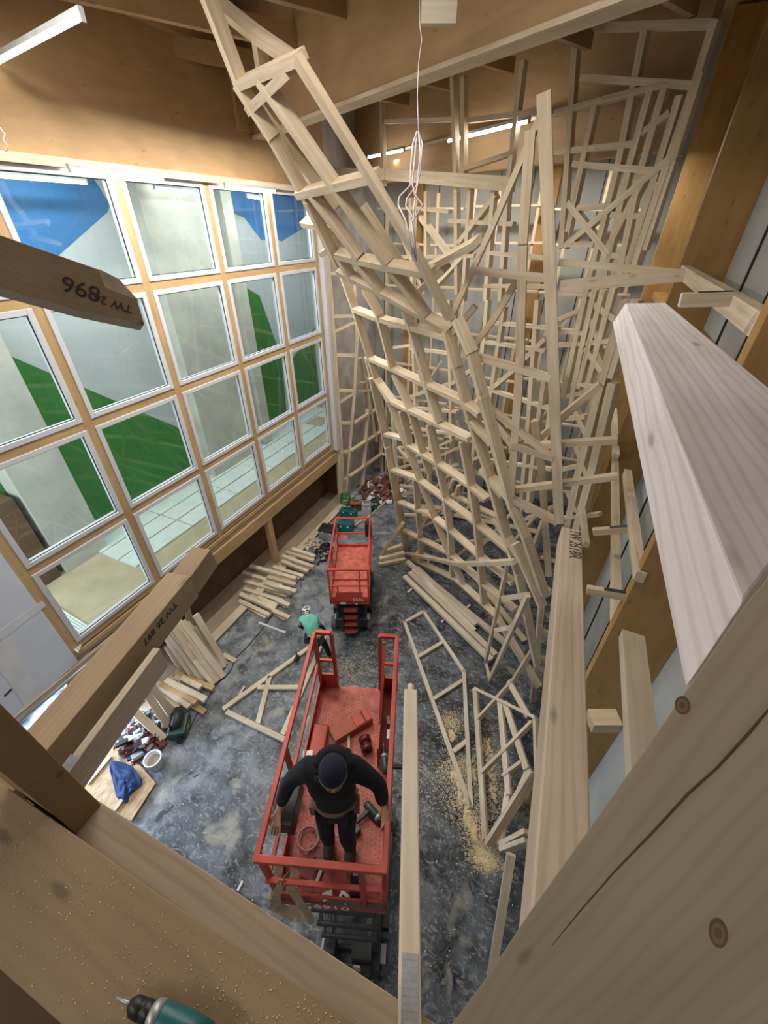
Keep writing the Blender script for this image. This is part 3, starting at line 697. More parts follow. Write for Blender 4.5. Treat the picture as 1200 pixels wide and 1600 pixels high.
# ================================================================== PLANK PILES ON THE LEFT
def zz(x, y): return (200+x/3.75, 860+y/3.75)
rowdat = [((649, 290), (830, 375)), ((655, 250), (860, 340)), ((845, 345), (945, 390)), ((680, 222), (915, 296)), ((760, 270), (870, 322)), ((870, 285), (945, 318)),
          ((680, 175), (948, 250)), ((800, 182), (960, 245)), ((880, 205), (985, 235)), ((672, 122), (900, 200)), ((815, 150), (982, 195)), ((715, 85), (985, 160)), ((850, 92), (1027, 148)),
          ((900, 58), (1055, 118)), ((905, 28), (1088, 92)), ((925, 5), (1090, 55)), ((960, -15), (1095, 30))]
places = ['nearest the lens', 'beside the nearest', 'jutting farthest onto the floor at the near end', 'fourth group', 'short under', 'small stub beside', 'centre left', 'centre',
          'thin one at the centre', 'back of centre', 'thin one right of centre', 'long one before the post', 'beside the post', 'behind the post', 'slanting behind the post', 'near the far end', 'at the far end']
ORD = ['first', 'second', 'third', 'fourth', 'fifth', 'sixth', 'seventh', 'eighth', 'ninth', 'tenth', 'eleventh', 'twelfth', 'thirteenth', 'fourteenth', 'fifteenth', 'sixteenth', 'seventeenth', 'eighteenth']
rk = {i: k for k, i in enumerate(sorted(range(len(rowdat)), key=lambda i: -(rowdat[i][0][1]+rowdat[i][1][1])))}
for i, (a, b) in enumerate(rowdat):
    z = .18 + .10*(i % 3)
    o = plank('upper pine plank, %s from the near end of the plank row under the windows' % ORD[rk[i]], zz(*a), zz(*b), .12, .09, z, PINE2, group='pine planks laid in a row under the windows')
for i, (a, b) in enumerate(rowdat[:15]):
    j = random.uniform(-4, 4)
    plank('lower pine plank, under the %s from the near end of the plank row' % ORD[rk[i]], zz(a[0]+25+j, a[1]+16), zz(b[0]-18+j, b[1]+12), .13, .08, .09, PINE2, group='pine planks laid in a row under the windows')
lean = [((205, 470), (392, 752), 1.7), ((240, 432), (505, 782), 1.9), ((262, 430), (480, 770), 2.0), ((290, 405), (545, 742), 2.0), ((320, 415), (560, 742), 1.9), ((375, 452), (515, 720), 1.5),
        ((388, 455), (535, 672), 1.5), ((400, 378), (572, 672), 2.0), ((232, 560), (335, 720), 1.0), ((330, 300), (372, 452), 2.0)]
lean += [((222, 450), (450, 775), 1.75), ((275, 418), (528, 765), 1.95), ((345, 425), (548, 700), 1.7), ((410, 392), (560, 690), 1.7), ((250, 500), (420, 765), 1.4)]
lean.sort(key=lambda q: q[1][0])
for k_, (a, b, h) in enumerate(lean):
    o = board('timber_plank', None, onz(*zz(*a), h*.78), onz(*zz(*b), .06), .15, .08, PINE2)
    tag(o, 'long pine plank leaning under the windows, its foot %s from the left' % ORD[k_], 'plank', 'planks leaning against the wall under the windows')
for (a, b, h), l in zip((((75, 785), (240, 1030), 1.3), ((112, 752), (258, 962), 1.3), ((8, 912), (215, 1105), .9)),
                        ('leaning plank just left of the dark green tool, front one', 'leaning plank directly behind the dark green tool', 'single plank propped near the clutter, left of the dark green tool')):
    tag(board('timber_plank', None, onz(*zz(*a), h), onz(*zz(*b), .08), .15, .09, PINE2), l, 'plank')
low = [((165, 775), (360, 910), .3), ((220, 755), (455, 870), .4), ((192, 772), (400, 885), .35), ((270, 715), (500, 805), .2), ((272, 735), (420, 812), .2), ((312, 742), (425, 800), .3), ((370, 892), (450, 945), .12), ((215, 830), (300, 915), .15)]
for i, (a, b, h) in enumerate(low):
    tag(board('timber_plank', None, onz(*zz(*a), h), onz(*zz(*b), h-.02), .13, .08, [PINE2, PINE2, MULL, MULL][i % 4]), ['topmost left pale plank', 'longest pale plank at the top', 'yellowish plank in the middle', 'yellowish plank at the upper right', 'small pale stub', 'short pale plank at the right', 'yellow stub lowest on the floor', 'yellow plank half hidden on the left'][i]+' of the short pile by the dark green tool', 'plank', 'short planks piled near the dark green tool')
plank('short plank end sticking out right of the leaning planks', zz(555, 608), zz(630, 645), .12, .06)

# ================================================================== BLADES: FOREGROUND BEAMS
def bigbeam(name, label, p0, p1, w, h, mat, zdir=V((0, 0, 1)), bevel=.006, cat='beam', anchor='top'):
    t = thing(name, label, cat, p0); o = board('timber', t, p0, p1, w, h, mat, zdir, anchor, bevel); return t, o
# central cantilever with steel plate
c0, c1 = pd(640, 1640, 1.02), pd(642, 1076, 1.93)
t, o = bigbeam('outrigger_beam', 'narrow pale timber pointing straight into the hall from the bottom edge, with steel plate', c0, c1, .062, .10, PINE2)
x, y, z = frame(c0, c1, V((0, 0, 1)))
tube_ = tube(bmesh.new(), [c1-x*.01-z*.02, c1+x*.035-z*.02], .015, 12); put('tenon', tube_, PINE2, t, world=Matrix.Identity(4))
pl = bmesh.new(); e0, e1 = c0, pd(640, 1498, 1.18)
Lp = (e1-e0).length; bx(pl, 0, Lp, -.023, .023, 0, .003)
for i in range(16):
    for j in range(4):
        xx = Lp-.012-i*.0135; yy = -.0165+j*.011
        lathe(pl, [(.0024, .003), (.0024, .0038)], 8, Matrix.Translation((xx, yy, 0)), 1)
W = Matrix((x, y, z)).transposed().to_4x4(); W.translation = e0
put('nail_plate', pl, [STEEL, DGREY], t, world=W)

# right: long labelled beam sloping down into the hall
r0, r1 = pd(878, 1462, .815), pd(893, 826, 2.72)
t, o = bigbeam('labelled_beam', 'long pale planed beam on the right sloping down into the hall, marked TW 26, its end square', r0, r1, .122, .14, BEAM, zdir=UP*1.0-FW*.35+RT*.12)
x, y, z = frame(r0, r1, UP*1.0-FW*.35+RT*.12)
text(t, 'TW 2618R', r1-x*.24-y*.02, -x, z, .095, INK, 'marking')
# right: big pale beam pointing along the wall
zt, zb = CH-.38, CH-.51
t = thing('greyish_beam', 'large greyish white beam at the right edge with curved grain, closest thick beam to the wall', 'beam', onz(1008, 474, zt))
tp = [onz(u, v, zt) for u, v in ((977, 474), (1040, 473), (1330, 712), (1160, 943))]
bt = [onz(u, v, zb) for u, v in ((957, 505), (1018, 502), (1330, 800), (1070, 1077))]
gx = ((tp[0]-tp[3])+(tp[1]-tp[2])).normalized(); gz = V((0, 0, 1)); gy = gz.cross(gx); gx = gy.cross(gz)
W = Matrix((gx, gy, gz)).transposed().to_4x4(); W.translation = (tp[0]+tp[3])/2; Wi = W.inverted()
bm = bmesh.new(); va = [bm.verts.new(Wi @ p) for p in tp]; vb = [bm.verts.new(Wi @ p) for p in bt]
bm.faces.new(va); bm.faces.new(vb[::-1])
for i in range(4): bm.faces.new((va[i], vb[i], vb[(i+1) % 4], va[(i+1) % 4]))
put('timber', bm, GREYTOP, t, world=W, bevel=.004)
# left beams
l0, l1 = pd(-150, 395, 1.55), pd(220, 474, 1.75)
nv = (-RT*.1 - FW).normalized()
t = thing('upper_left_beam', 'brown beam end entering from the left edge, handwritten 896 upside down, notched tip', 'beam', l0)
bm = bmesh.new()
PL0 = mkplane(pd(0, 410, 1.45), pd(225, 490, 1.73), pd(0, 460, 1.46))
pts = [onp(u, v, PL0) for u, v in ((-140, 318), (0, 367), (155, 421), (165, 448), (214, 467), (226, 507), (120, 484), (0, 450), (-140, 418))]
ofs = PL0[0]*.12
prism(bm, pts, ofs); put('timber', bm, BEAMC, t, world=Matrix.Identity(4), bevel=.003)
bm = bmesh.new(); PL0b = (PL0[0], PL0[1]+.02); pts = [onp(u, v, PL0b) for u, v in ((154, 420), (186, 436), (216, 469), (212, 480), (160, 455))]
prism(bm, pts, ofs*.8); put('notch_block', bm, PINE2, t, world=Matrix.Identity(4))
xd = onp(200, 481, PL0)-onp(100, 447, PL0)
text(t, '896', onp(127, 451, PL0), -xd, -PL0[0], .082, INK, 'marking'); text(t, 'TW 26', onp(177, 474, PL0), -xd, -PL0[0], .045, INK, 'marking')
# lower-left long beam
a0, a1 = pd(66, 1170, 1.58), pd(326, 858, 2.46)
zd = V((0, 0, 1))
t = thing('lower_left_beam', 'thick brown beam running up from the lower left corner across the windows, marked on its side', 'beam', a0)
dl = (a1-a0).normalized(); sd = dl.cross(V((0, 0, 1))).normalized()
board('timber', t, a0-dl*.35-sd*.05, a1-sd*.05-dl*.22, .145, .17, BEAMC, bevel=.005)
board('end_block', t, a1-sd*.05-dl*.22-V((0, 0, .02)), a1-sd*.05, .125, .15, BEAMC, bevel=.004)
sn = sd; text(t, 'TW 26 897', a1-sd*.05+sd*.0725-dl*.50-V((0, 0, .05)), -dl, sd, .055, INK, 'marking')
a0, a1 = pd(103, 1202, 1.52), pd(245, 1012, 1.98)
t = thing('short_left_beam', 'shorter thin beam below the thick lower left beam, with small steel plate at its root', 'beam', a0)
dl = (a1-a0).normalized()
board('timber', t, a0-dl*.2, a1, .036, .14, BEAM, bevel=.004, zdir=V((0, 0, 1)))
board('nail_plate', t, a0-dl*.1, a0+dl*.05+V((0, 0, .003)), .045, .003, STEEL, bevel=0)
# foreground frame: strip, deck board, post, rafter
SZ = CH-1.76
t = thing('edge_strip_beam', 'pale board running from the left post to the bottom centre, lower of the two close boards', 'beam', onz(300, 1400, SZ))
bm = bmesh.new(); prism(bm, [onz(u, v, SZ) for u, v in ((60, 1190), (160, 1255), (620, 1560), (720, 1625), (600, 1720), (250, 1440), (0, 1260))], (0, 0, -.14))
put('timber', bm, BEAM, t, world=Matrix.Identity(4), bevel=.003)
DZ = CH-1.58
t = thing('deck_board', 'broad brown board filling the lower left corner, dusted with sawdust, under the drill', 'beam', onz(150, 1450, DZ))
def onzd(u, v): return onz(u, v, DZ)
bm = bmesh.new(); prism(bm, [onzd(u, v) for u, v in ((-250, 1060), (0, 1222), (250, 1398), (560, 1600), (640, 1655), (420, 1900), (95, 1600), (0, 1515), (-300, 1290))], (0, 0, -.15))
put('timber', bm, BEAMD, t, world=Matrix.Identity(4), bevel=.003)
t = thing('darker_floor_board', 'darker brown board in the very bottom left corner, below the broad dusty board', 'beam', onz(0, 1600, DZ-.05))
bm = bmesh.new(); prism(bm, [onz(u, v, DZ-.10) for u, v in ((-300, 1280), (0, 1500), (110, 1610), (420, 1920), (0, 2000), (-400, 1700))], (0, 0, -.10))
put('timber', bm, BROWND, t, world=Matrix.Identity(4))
# post standing on strip
t = thing('left_post', 'brown square post rising out of the left edge, standing on the pale edge strip', 'post', onz(130, 1270, SZ))
g1, g2 = onz(158, 1257, SZ), onz(119, 1303, SZ); ed = (g2-g1).normalized(); pv = V((ed.y, -ed.x, 0))
if pv.dot(g1) < 0 or (g1+pv*.2-CAM).xy.length < (g1-CAM).xy.length: pass
lf = V((-1, .0, 0)); pv = pv if pv.dot(lf) > 0 else -pv
L_ = (g2-g1).length
bm = bmesh.new(); prism(bm, [g1, g2, g2+pv*.22, g1+pv*.22], (0, 0, 2.6))
put('timber', bm, BEAMP, t, world=Matrix.Identity(4), bevel=.003)
sc_ = put('wood_screw', tube(bmesh.new(), [pd(8, 1087, 1.36), pd(17, 1078, 1.34)], .004, 8), DGREY, t, world=Matrix.Identity(4))
# right rafter
t = thing('right_rafter', 'very large close brown board across the lower right corner, with knots and a long crack', 'beam', pd(900, 1400, .9))
q1, q2, q3 = pd(1160, 945, .455), pd(740, 1550, .86), pd(1200, 1600, .60)
PRf = mkplane(q1, q2, q3)
bm = bmesh.new()
pts = [onp(u, v, PRf) for u, v in ((1420, 640), (1200, 897), (1160, 947), (1070, 1079), (1023, 1146), (933, 1275), (825, 1427), (763, 1521), (705, 1600), (600, 1745), (1400, 1800), (1600, 1100))]
xx = (pts[1]-pts[8]).normalized(); zz_ = -PRf[0]; yy = zz_.cross(xx)
W = Matrix((xx, yy, zz_)).transposed().to_4x4(); W.translation = pts[5]; Wi = W.inverted()
prism(bm, [Wi @ p for p in pts], Wi.to_3x3() @ (ray(1000, 1900).normalized()*.14))
put('timber', bm, BEAMR, t, world=W, bevel=.003)
bm = bmesh.new()
cr = [onp(u, v, (PRf[0], PRf[1]-.0006)) for u, v in ((1210, 1098), (1170, 1145), (1120, 1200), (1075, 1240), (1020, 1300), (960, 1362), (905, 1425), (862, 1478))]
wd_ = [.0007, .0016, .0013, .0016, .0014, .0010, .0008, .0003]
tube(bm, cr, wd_, 6); put('crack', bm, BROWND, t, world=Matrix.Identity(4))
for (u, v, a, b) in ((1122, 1458, .011, .030), (1066, 1102, .008, .014)):
    bm = bmesh.new(); c = onp(u, v, (PRf[0], PRf[1]-.0004)); d1 = (onp(u, v-40, PRf)-onp(u, v, PRf)).normalized(); d2 = d1.cross(PRf[0])
    for rr, mi in ((1.0, 0), (.72, 1), (.4, 0)):
        k_ = [bm.verts.new(c - PRf[0]*(.0004*(2-rr)) + d1*b*rr*math.cos(i*math.pi/12) + d2*a*rr*math.sin(i*math.pi/12)) for i in range(24)]
        f = bm.faces.new(k_); f.material_index = mi
    put('knot', bm, [plain('knot_brown', (.22, .13, .07), .6), plain('knot_light', (.33, .21, .12), .6)], t, world=Matrix.Identity(4))

# stubs and boards on the right wall
def stub(label, a, b, xw=FX, w=.07, h=.10):
    p1 = onx(*b, xw); p0 = ony(*a, p1.y); t = thing('wall_stub', label, 'bracket', p1)
    board('timber', t, p0, p1, w, h, PINE); x, y, z = frame(p0, p1, V((0, 0, 1)))
    board('nail_plate', t, p1-x*.22+z*.004, p1+z*.004, w*.8, .003, DGREY, bevel=0)
    board('sawn_end', t, p0-x*.004-z*.005, p0-z*.005, w*.9, h*.9, FRAMEW, bevel=0)
stub('topmost short timber stub with white sawn end on the right wall', (1066, 458), (1146, 455), .95, .08)
stub('short timber stub with steel plate on the right wall, level with the labelled beam end', (926, 826), (982, 822))
stub('lower timber stub with steel plate on the right wall, right of the labelled beam', (918, 916), (978, 926))
tag(board('timber_plank', None, pd(990, 988, 2.4), pd(1014, 1230, 1.6), .12, .07, PINE2), 'pale short beam end between the labelled beam and the greyish beam', 'plank')
tag(board('timber_plank', None, onx(968, 1120, FX+.03), onx(968, 1120, FX+.03)+V((-.24, -.10, -.02)), .16, .14, PINE), 'small block against the glulam below the right wall stubs', 'plank')
tag(board('timber_plank', None, onx(955, 640, FX-.05), onx(957, 712, FX-.05), .10, .12, PINE2, zdir=V((-1, 0, 0))), 'upright board in front of the glulam fin, upper one', 'plank')
tag(board('timber_plank', None, onx(974, 738, FX-.03), onx(992, 900, FX-.03), .13, .10, PINE, zdir=V((-1, 0, 0))), 'yellow upright board beside the fin above the middle stub', 'plank')
tag(board('timber_plank', None, onx(906, 796, FX-.3), onx(911, 850, FX-.3), .10, .10, PINE2, zdir=V((-1, 0, 0))), 'short upright board just above the labelled beam end', 'plank')

# ================================================================== SCISSOR LIFTS
def lift(label, loc, rz, zf, near=True, paint=RED, fl=REDF, number='6910'):
    t = thing('scissor_lift', label, 'scissor lift', (loc[0], loc[1], 0), rz)
    Wd, Ln = 1.02, 2.12; hx, hy = Wd/2, Ln/2
    def P(name, bm, m, par=t, **k): return put(name, bm, m, par, **k)
    b = bmesh.new(); bx(b, -hx, hx, -hy, hy, zf-.05, zf); P('platform_floor', b, fl)
    b = bmesh.new(); nx, ny = 22, 46                       # raised tread dots
    for i in range(nx):
        for j in range(ny):
            cx, cy = -hx+.06+i*(Wd-.12)/(nx-1), -hy+.05+j*(Ln-.1)/(ny-1)+(.011 if i % 2 else -.011)
            s = .009; vs = [b.verts.new((cx+dx, cy+dy, zf+.0005+dz)) for dx, dy, dz in ((-s, 0, 0), (0, -s, 0), (s, 0, 0), (0, s, 0))]; tp = b.verts.new((cx, cy, zf+.006))
            for k in range(4): b.faces.new((vs[k], vs[(k+1) % 4], tp))
    P('tread_pattern', b, plain('worn_tread', (.50, .20, .15), .4, .2))
    b = bmesh.new(); th = .15
    bx(b, -hx, -hx+.02, -hy, hy, zf-.1, zf+th); bx(b, hx-.02, hx, -hy, hy, zf-.1, zf+th); bx(b, -hx, hx, -hy, -hy+.02, zf-(.22 if near else .12), zf+th)
    if not near: bx(b, -hx, hx, hy-.02, hy, zf-.1, zf+th)
    P('toe_board', b, paint, bevel=.004)
    top = zf+1.1; mid = zf+.56; s = .045
    for sx in (-1, 1):
        x = sx*(hx-.02)
        b = bmesh.new(); sqtube(b, (x, -hy, top), (x, hy, top), s); P('top_rail', b, paint, bevel=.006)
        b = bmesh.new(); sqtube(b, (x, -hy, mid), (x, hy, mid), s*.8); P('mid_rail', b, paint, bevel=.005)
        for yy in (-hy+.03, -.25, hy-.03):
            b = bmesh.new(); sqtube(b, (x, yy, zf), (x, yy, top), s); P('rail_post', b, paint, bevel=.005)
        if near:     # end gate returns
            w_ = .20; xi = x-sx*w_; b = bmesh.new()
            sqtube(b, (x, hy, top), (xi, hy, top), s); sqtube(b, (xi, hy, zf), (xi, hy, top), s); sqtube(b, (xi, hy, mid), (x, hy, mid), s*.8)
            bx(b, min(x, xi), max(x, xi), hy-.02, hy+.01, zf, zf+.28)
            P('end_return', b, paint, bevel=.005)
    b = bmesh.new(); sqtube(b, (-hx, -hy+.0, top+.002), (hx, -hy, top+.002), s*1.15); P('end_rail', b, paint, bevel=.006)
    b = bmesh.new(); sqtube(b, (-hx, -hy, mid), (hx, -hy, mid), s*.9); P('end_rail', b, paint, bevel=.006)
    if near:
        b = bmesh.new(); sqtube(b, (hx-.2, -hy, zf), (hx-.2, -hy, top), s); P('rail_post', b, paint)
        b = bmesh.new(); bx(b, -.02, hx-.03, -hy-.012, -hy, zf+.0, zf+.12); P('rating_plate', b, plain('grey_plate', (.13, .10, .08), .6))
        # battery/side box moulding on deck
        b = bmesh.new(); bx(b, -hx+.03, -hx+.22, .12, .5, zf, zf+.10); P('deck_box', b, paint, bevel=.02)
        # inner partial extension rail on the right
        b = bmesh.new(); sqtube(b, (hx-.17, hy-.02, top-.1), (hx-.17, hy-.8, zf+.3), .03); bx(b, hx-.185, hx-.165, hy-.95, hy, zf, zf+.42); P('extension_panel', b, paint)
    else:
        for zq in (top, mid):
            b = bmesh.new(); sqtube(b, (-hx, hy, zq), (hx, hy, zq), s); P('end_rail', b, paint, bevel=.005)
        for xq in (-.28, .28):
            b = bmesh.new(); sqtube(b, (xq, -hy, zf), (xq, -hy, mid if xq < 0 else top), s*.8); P('gate_post', b, paint)
        b = bmesh.new(); bx(b, -hx+.03, hx-.03, -.32, hy-.03, zf, zf+.06); P('extension_deck', b, fl, bevel=.004)
        b = bmesh.new(); bx(b, -.34, .34, -hy-.014, -hy, zf+.0, zf+.34); P('gate_panel', b, paint)
        b = bmesh.new(); bx(b, -hx+.06, -hx+.30, hy+.02, hy+.04, zf+.25, zf+.55); P('notice_board', b, PINKP)
        b = bmesh.new(); bx(b, hx-.16, hx+.02, hy-.3, hy-.12, mid+.1, top); P('control_box', b, BLACK, bevel=.01)
        b = bmesh.new(); bx(b, -.25, -.1, -hy-.016, -hy-.005, zf-.1, zf-.04); bx(b, .15, .2, -hy-.026, -hy-.02, zf-.1, zf-.05); P('sticker', b, WHITE)
    text(t, number, V(mw(t) @ V((.0 if near else .22, -hy-.016, zf-.08 if near else zf+.06))), (mw(t).to_3x3() @ V((1, 0, 0))), (mw(t).to_3x3() @ V((0, -1, 0))), .17 if near else .14, plain('number_paint', (.85, .75, .6), .5), 'fleet_number')
    # chassis
    b = bmesh.new(); bx(b, -.42, .42, -1.05, 1.05, .22, .52); bx(b, -.30, .30, -1.12, -1.0, .3, .62); P('chassis', b, DGREY, bevel=.02)
    for sx in (-1, 1):
        b = bmesh.new(); bx(b, sx*.46-.07, sx*.46+.07, -.6, .6, .24, .5); P('side_tray', b, DGREY, bevel=.01)
        for sy in (-1, 1):
            b = bmesh.new(); M = Matrix.Translation((sx*.49, sy*.86, .19)) @ Matrix.Rotation(R(90), 4, 'Y')
            lathe(b, [(.08, -.07), (.17, -.07), (.19, -.05), (.19, .05), (.17, .07), (.08, .07)], 28, M)
            wh = P('wheel', b, RUBBER, smooth=False)
            b = bmesh.new(); lathe(b, [(.03, sx*.05), (.075, sx*.05), (.075, sx*.075), (.03, sx*.085)], 16, M); P('hub', b, GREYP, wh)
            b = bmesh.new(); bx(b, sx*.40-.06, sx*.40+.10, sy*.86-.1, sy*.86+.1, .40, .46); P('mudguard', b, GREYP if sy < 0 else DGREY)
    nst = 5 if near else 6; z0, z1 = .56, zf-.1; st = (z1-z0)/nst
    for k in range(nst):
        for sx in (-1, 1):
            for d in (-1, 1):
                b = bmesh.new(); yy = .85 if near else .98; xo = sx*(.34 if d > 0 else .27)
                p0 = V((xo, -yy*d, z0+k*st+(.02))); p1 = V((xo, yy*d, z0+(k+1)*st-.02))
                x_, y_, z_ = frame(p0, p1, V((1, 0, 0))); Wm = Matrix((x_, y_, z_)).transposed().to_4x4(); Wm.translation = p0
                bx(b, 0, (p1-p0).length, -.04 if near else -.022, .04 if near else .022, -.02, .02, 0, Wm); P('scissor_arm', b, DGREY)
        b = bmesh.new(); tube(b, [(-.38, 0, z0+(k+.5)*st), (.38, 0, z0+(k+.5)*st)], .025, 10); P('pivot_pin', b, STEEL)
        b = bmesh.new(); tube(b, [(-.38, -.85, z0+k*st+.03), (.38, -.85, z0+k*st+.03)], .03, 10); P('cross_shaft', b, DGREY)
    if near:
        b = bmesh.new(); tube(b, [(0, -.5, .6), (0, .3, 2.0)], .06, 14); P('hydraulic_cylinder', b, GREYP, smooth=True)
        b = bmesh.new(); bx(b, .10, .18, -1.14, -1.12, 1.2, 1.5); P('warning_label', b, plain('label_tan', (.62, .40, .25), .6))
        b = bmesh.new(); bx(b, -.36, -.2, -1.0, -.8, .6, 1.1); bx(b, .02, .3, -1.0, -.8, .6, .9); P('pump_unit', b, DGREY, bevel=.01)
    else:
        for k in range(4):
            b = bmesh.new(); bx(b, -.17, .17, -1.28+.05*k, -1.16+.05*k, .25+k*.22, .29+k*.22); P('ladder_step', b, RED, bevel=.004)
        b = bmesh.new(); bx(b, -.21, -.18, -1.2, -1.12, .2, 1.1); bx(b, .18, .21, -1.2, -1.12, .2, 1.1); P('ladder_stringer', b, DGREY)
    return t
NL_A, NL_L = 2.03, -.41
nloc = camframe(NL_A, NL_L, 0); NRZ = YAW - R(4.0)
ZF = CH-5.05
nl = lift('raised red scissor lift in the foreground carrying the person in black', nloc, NRZ, ZF, True)
floc = camframe(8.31, -.885, 0); ZF2 = CH-7.94
fl_ = lift('lowered red scissor lift parked farther back near the tool boxes', floc, YAW, ZF2, False, REDB, plain('bright_red_floor', (.60, .15, .11), .5, .1, .3, 8), '5505')
NM = mw(nl)
def nlp(x, y, z): return NM @ V((x, y, ZF+z))

# ---- items on the near lift
def item(name, label, cat, x, y, z, rz, parts, base=None, group=None):
    p = nlp(x, y, z) if base is None else V(base)
    t = thing(name, label, cat, p, rz+(NRZ if base is None else 0), group)
    for pn, bm, m, *sm in parts: put(pn, bm, m, t, smooth=bool(sm), bevel=0 if sm else .004)
    return t
def BX(*a): return bx(bmesh.new(), *a)
# machine control/battery box held by left hand
item('black_control_box', 'black control box hung on the left rail of the near lift under a hand', 'control box', -.40, -.60, .68, 0,
     [('body', BX(-.10, .09, -.19, .17, .04, .26), BLACK), ('handle', tube(bmesh.new(), [(-.04, -.1, .26), (-.04, -.06, .31), (-.04, .06, .31), (-.04, .1, .26)], .012), DGREY, 1), ('label_strip', BX(-.06, .03, -.196, -.19, .06, .08), WHITE)])
item('red_box', 'long red metal carton lying slanted on the lift floor behind the person', 'box', -.02, .52, .0, R(35),
     [('body', BX(-.25, .25, -.085, .085, 0, .11), plain('carton_red', (.40, .10, .06), .6)), ('end_panel', BX(-.258, -.25, -.075, .075, .01, .10), WEB), ('flap', BX(.03, .24, -.075, .075, .11, .12), RED), ('recess', BX(.15, .17, -.07, .07, .12, .123), BLACK)])
item('hammer', 'hammer with pale wooden handle lying on the lift floor under the red carton', 'hammer', -.02, .28, .03, R(100),
     [('handle', tube(bmesh.new(), [(-.16, 0, 0), (.16, 0, .01)], [.014, .018], 10), PINE2, 1), ('head', BX(.15, .18, -.06, .06, -.02, .02), DGREY)])
item('tape_roll', 'dark maroon reel standing on the lift floor right of the red carton', 'reel', .17, .33, .0, R(20),
     [('reel', lathe(bmesh.new(), [(.05, 0), (.07, 0), (.07, .06), (.05, .06), (.05, .1), (.065, .1), (.065, .16), (.04, .16)], 22, Matrix.Translation((0, .06, .07)) @ Matrix.Rotation(R(90), 4, 'X')), plain('maroon', (.09, .012, .015), .35), 1),
      ('core', lathe(bmesh.new(), [(.02, -.005), (.03, -.005), (.03, .165), (.02, .165)], 14, Matrix.Translation((0, .06, .07)) @ Matrix.Rotation(R(90), 4, 'X')), BLACK, 1)])
item('white_notice', 'small white notice fixed on the left toe board beside the person in black', 'notice', -.47, .12, .12, R(10), [('card', BX(-.05, .06, -.05, .05, 0, .01), WHITE)])
item('white_notice', 'small white notice lying by the right toe board near the far end of the lift', 'notice', .42, .62, .05, R(10), [('card', BX(-.02, .02, -.05, .05, 0, .01), WHITE)])
def drill(name, label, x, y, z, rz, base=None, tilt=None, body=DKGREEN, sc=1.0, flip=1):
    t = thing(name, label, 'drill', nlp(x, y, z) if base is None else V(base), rz+(NRZ if base is None else 0))
    if tilt: t.rotation_euler = tilt
    s = sc
    Mx = Matrix.Rotation(R(90), 4, 'Y')
    put('motor_body', lathe(bmesh.new(), [(.012*s, -.10*s), (.030*s, -.095*s), (.034*s, -.05*s), (.033*s, .03*s), (.028*s, .06*s), (.02*s, .065*s)], 20, Matrix.Translation((0, 0, .035*s)) @ Mx), body, t, smooth=True)
    put('gear_case', lathe(bmesh.new(), [(.026*s, .035*s), (.0345*s, .036*s), (.031*s, .058*s), (.022*s, .066*s)], 20, Matrix.Translation((0, 0, .035*s)) @ Mx), STEEL, t, smooth=True)
    ch = put('chuck', lathe(bmesh.new(), [(.020*s, .06*s), (.023*s, .065*s), (.023*s, .085*s), (.019*s, .088*s), (.022*s, .092*s), (.021*s, .115*s), (.012*s, .128*s)], 20, Matrix.Translation((0, 0, .035*s)) @ Mx), BLACK, t, smooth=True)
    put('bit', tube(bmesh.new(), [(.12*s, 0, .035*s), (.14*s, 0, .035*s), (.17*s, 0, .035*s)], [.006*s, .005*s, .003*s], 8), STEEL, ch, smooth=True)
    b = bmesh.new(); sqtube(b, (-.04*s, -.02*s*flip, .035*s), (-.06*s, -.15*s*flip, .035*s), .034*s); put('grip', b, BLACK, t, bevel=.008)
    b = bmesh.new(); bx(b, -.12*s, .01*s, min(-.205*s*flip, -.15*s*flip), max(-.205*s*flip, -.15*s*flip), 0, .07*s); put('battery', b, body, t, bevel=.008)
    b = bmesh.new(); bx(b, -.045*s, -.03*s, min(-.07*s*flip, -.04*s*flip), max(-.07*s*flip, -.04*s*flip), .025*s, .045*s); put('trigger', b, DGREY, t)
    return t
drill('cordless_drill', 'dark green cordless drill lying on the raised lift floor by the right rail', .33, -.36, .02, R(-40), sc=1.25)
drill('cordless_drill', 'dark cordless drill upright against the right rail, beyond the other lift drill', .42, .02, .3, R(100), sc=1.2)
item('white_label', 'white label on the battery of the upper drill by the right rail', 'label', .44, .32, .3, 0, [('card', BX(-.02, .02, -.05, .05, 0, .03), WHITE)])
item('battery_pack', 'black square battery pack on the near edge of the lift floor', 'battery', .22, -.92, 0, R(3), [('body', BX(-.06, .06, -.09, .09, 0, .06), BLACK), ('contact', BX(-.04, .04, .05, .08, .06, .065), GREYP)])
item('paper_tag', 'white tag with dark mark on the near toe board, left of the pair', 'tag', -.03, -1.03, .08, R(20), [('card', BX(-.045, .045, -.03, .03, 0, .01), WHITE), ('mark', BX(-.03, -.01, -.01, .01, .01, .013), BLACK)])
item('paper_tag', 'white tag with dark mark on the near toe board, right of the pair', 'tag', .12, -1.03, .08, R(-25), [('card', BX(-.045, .045, -.035, .035, 0, .01), WHITE), ('mark', BX(-.02, .01, -.01, .01, .01, .013), BLACK)])
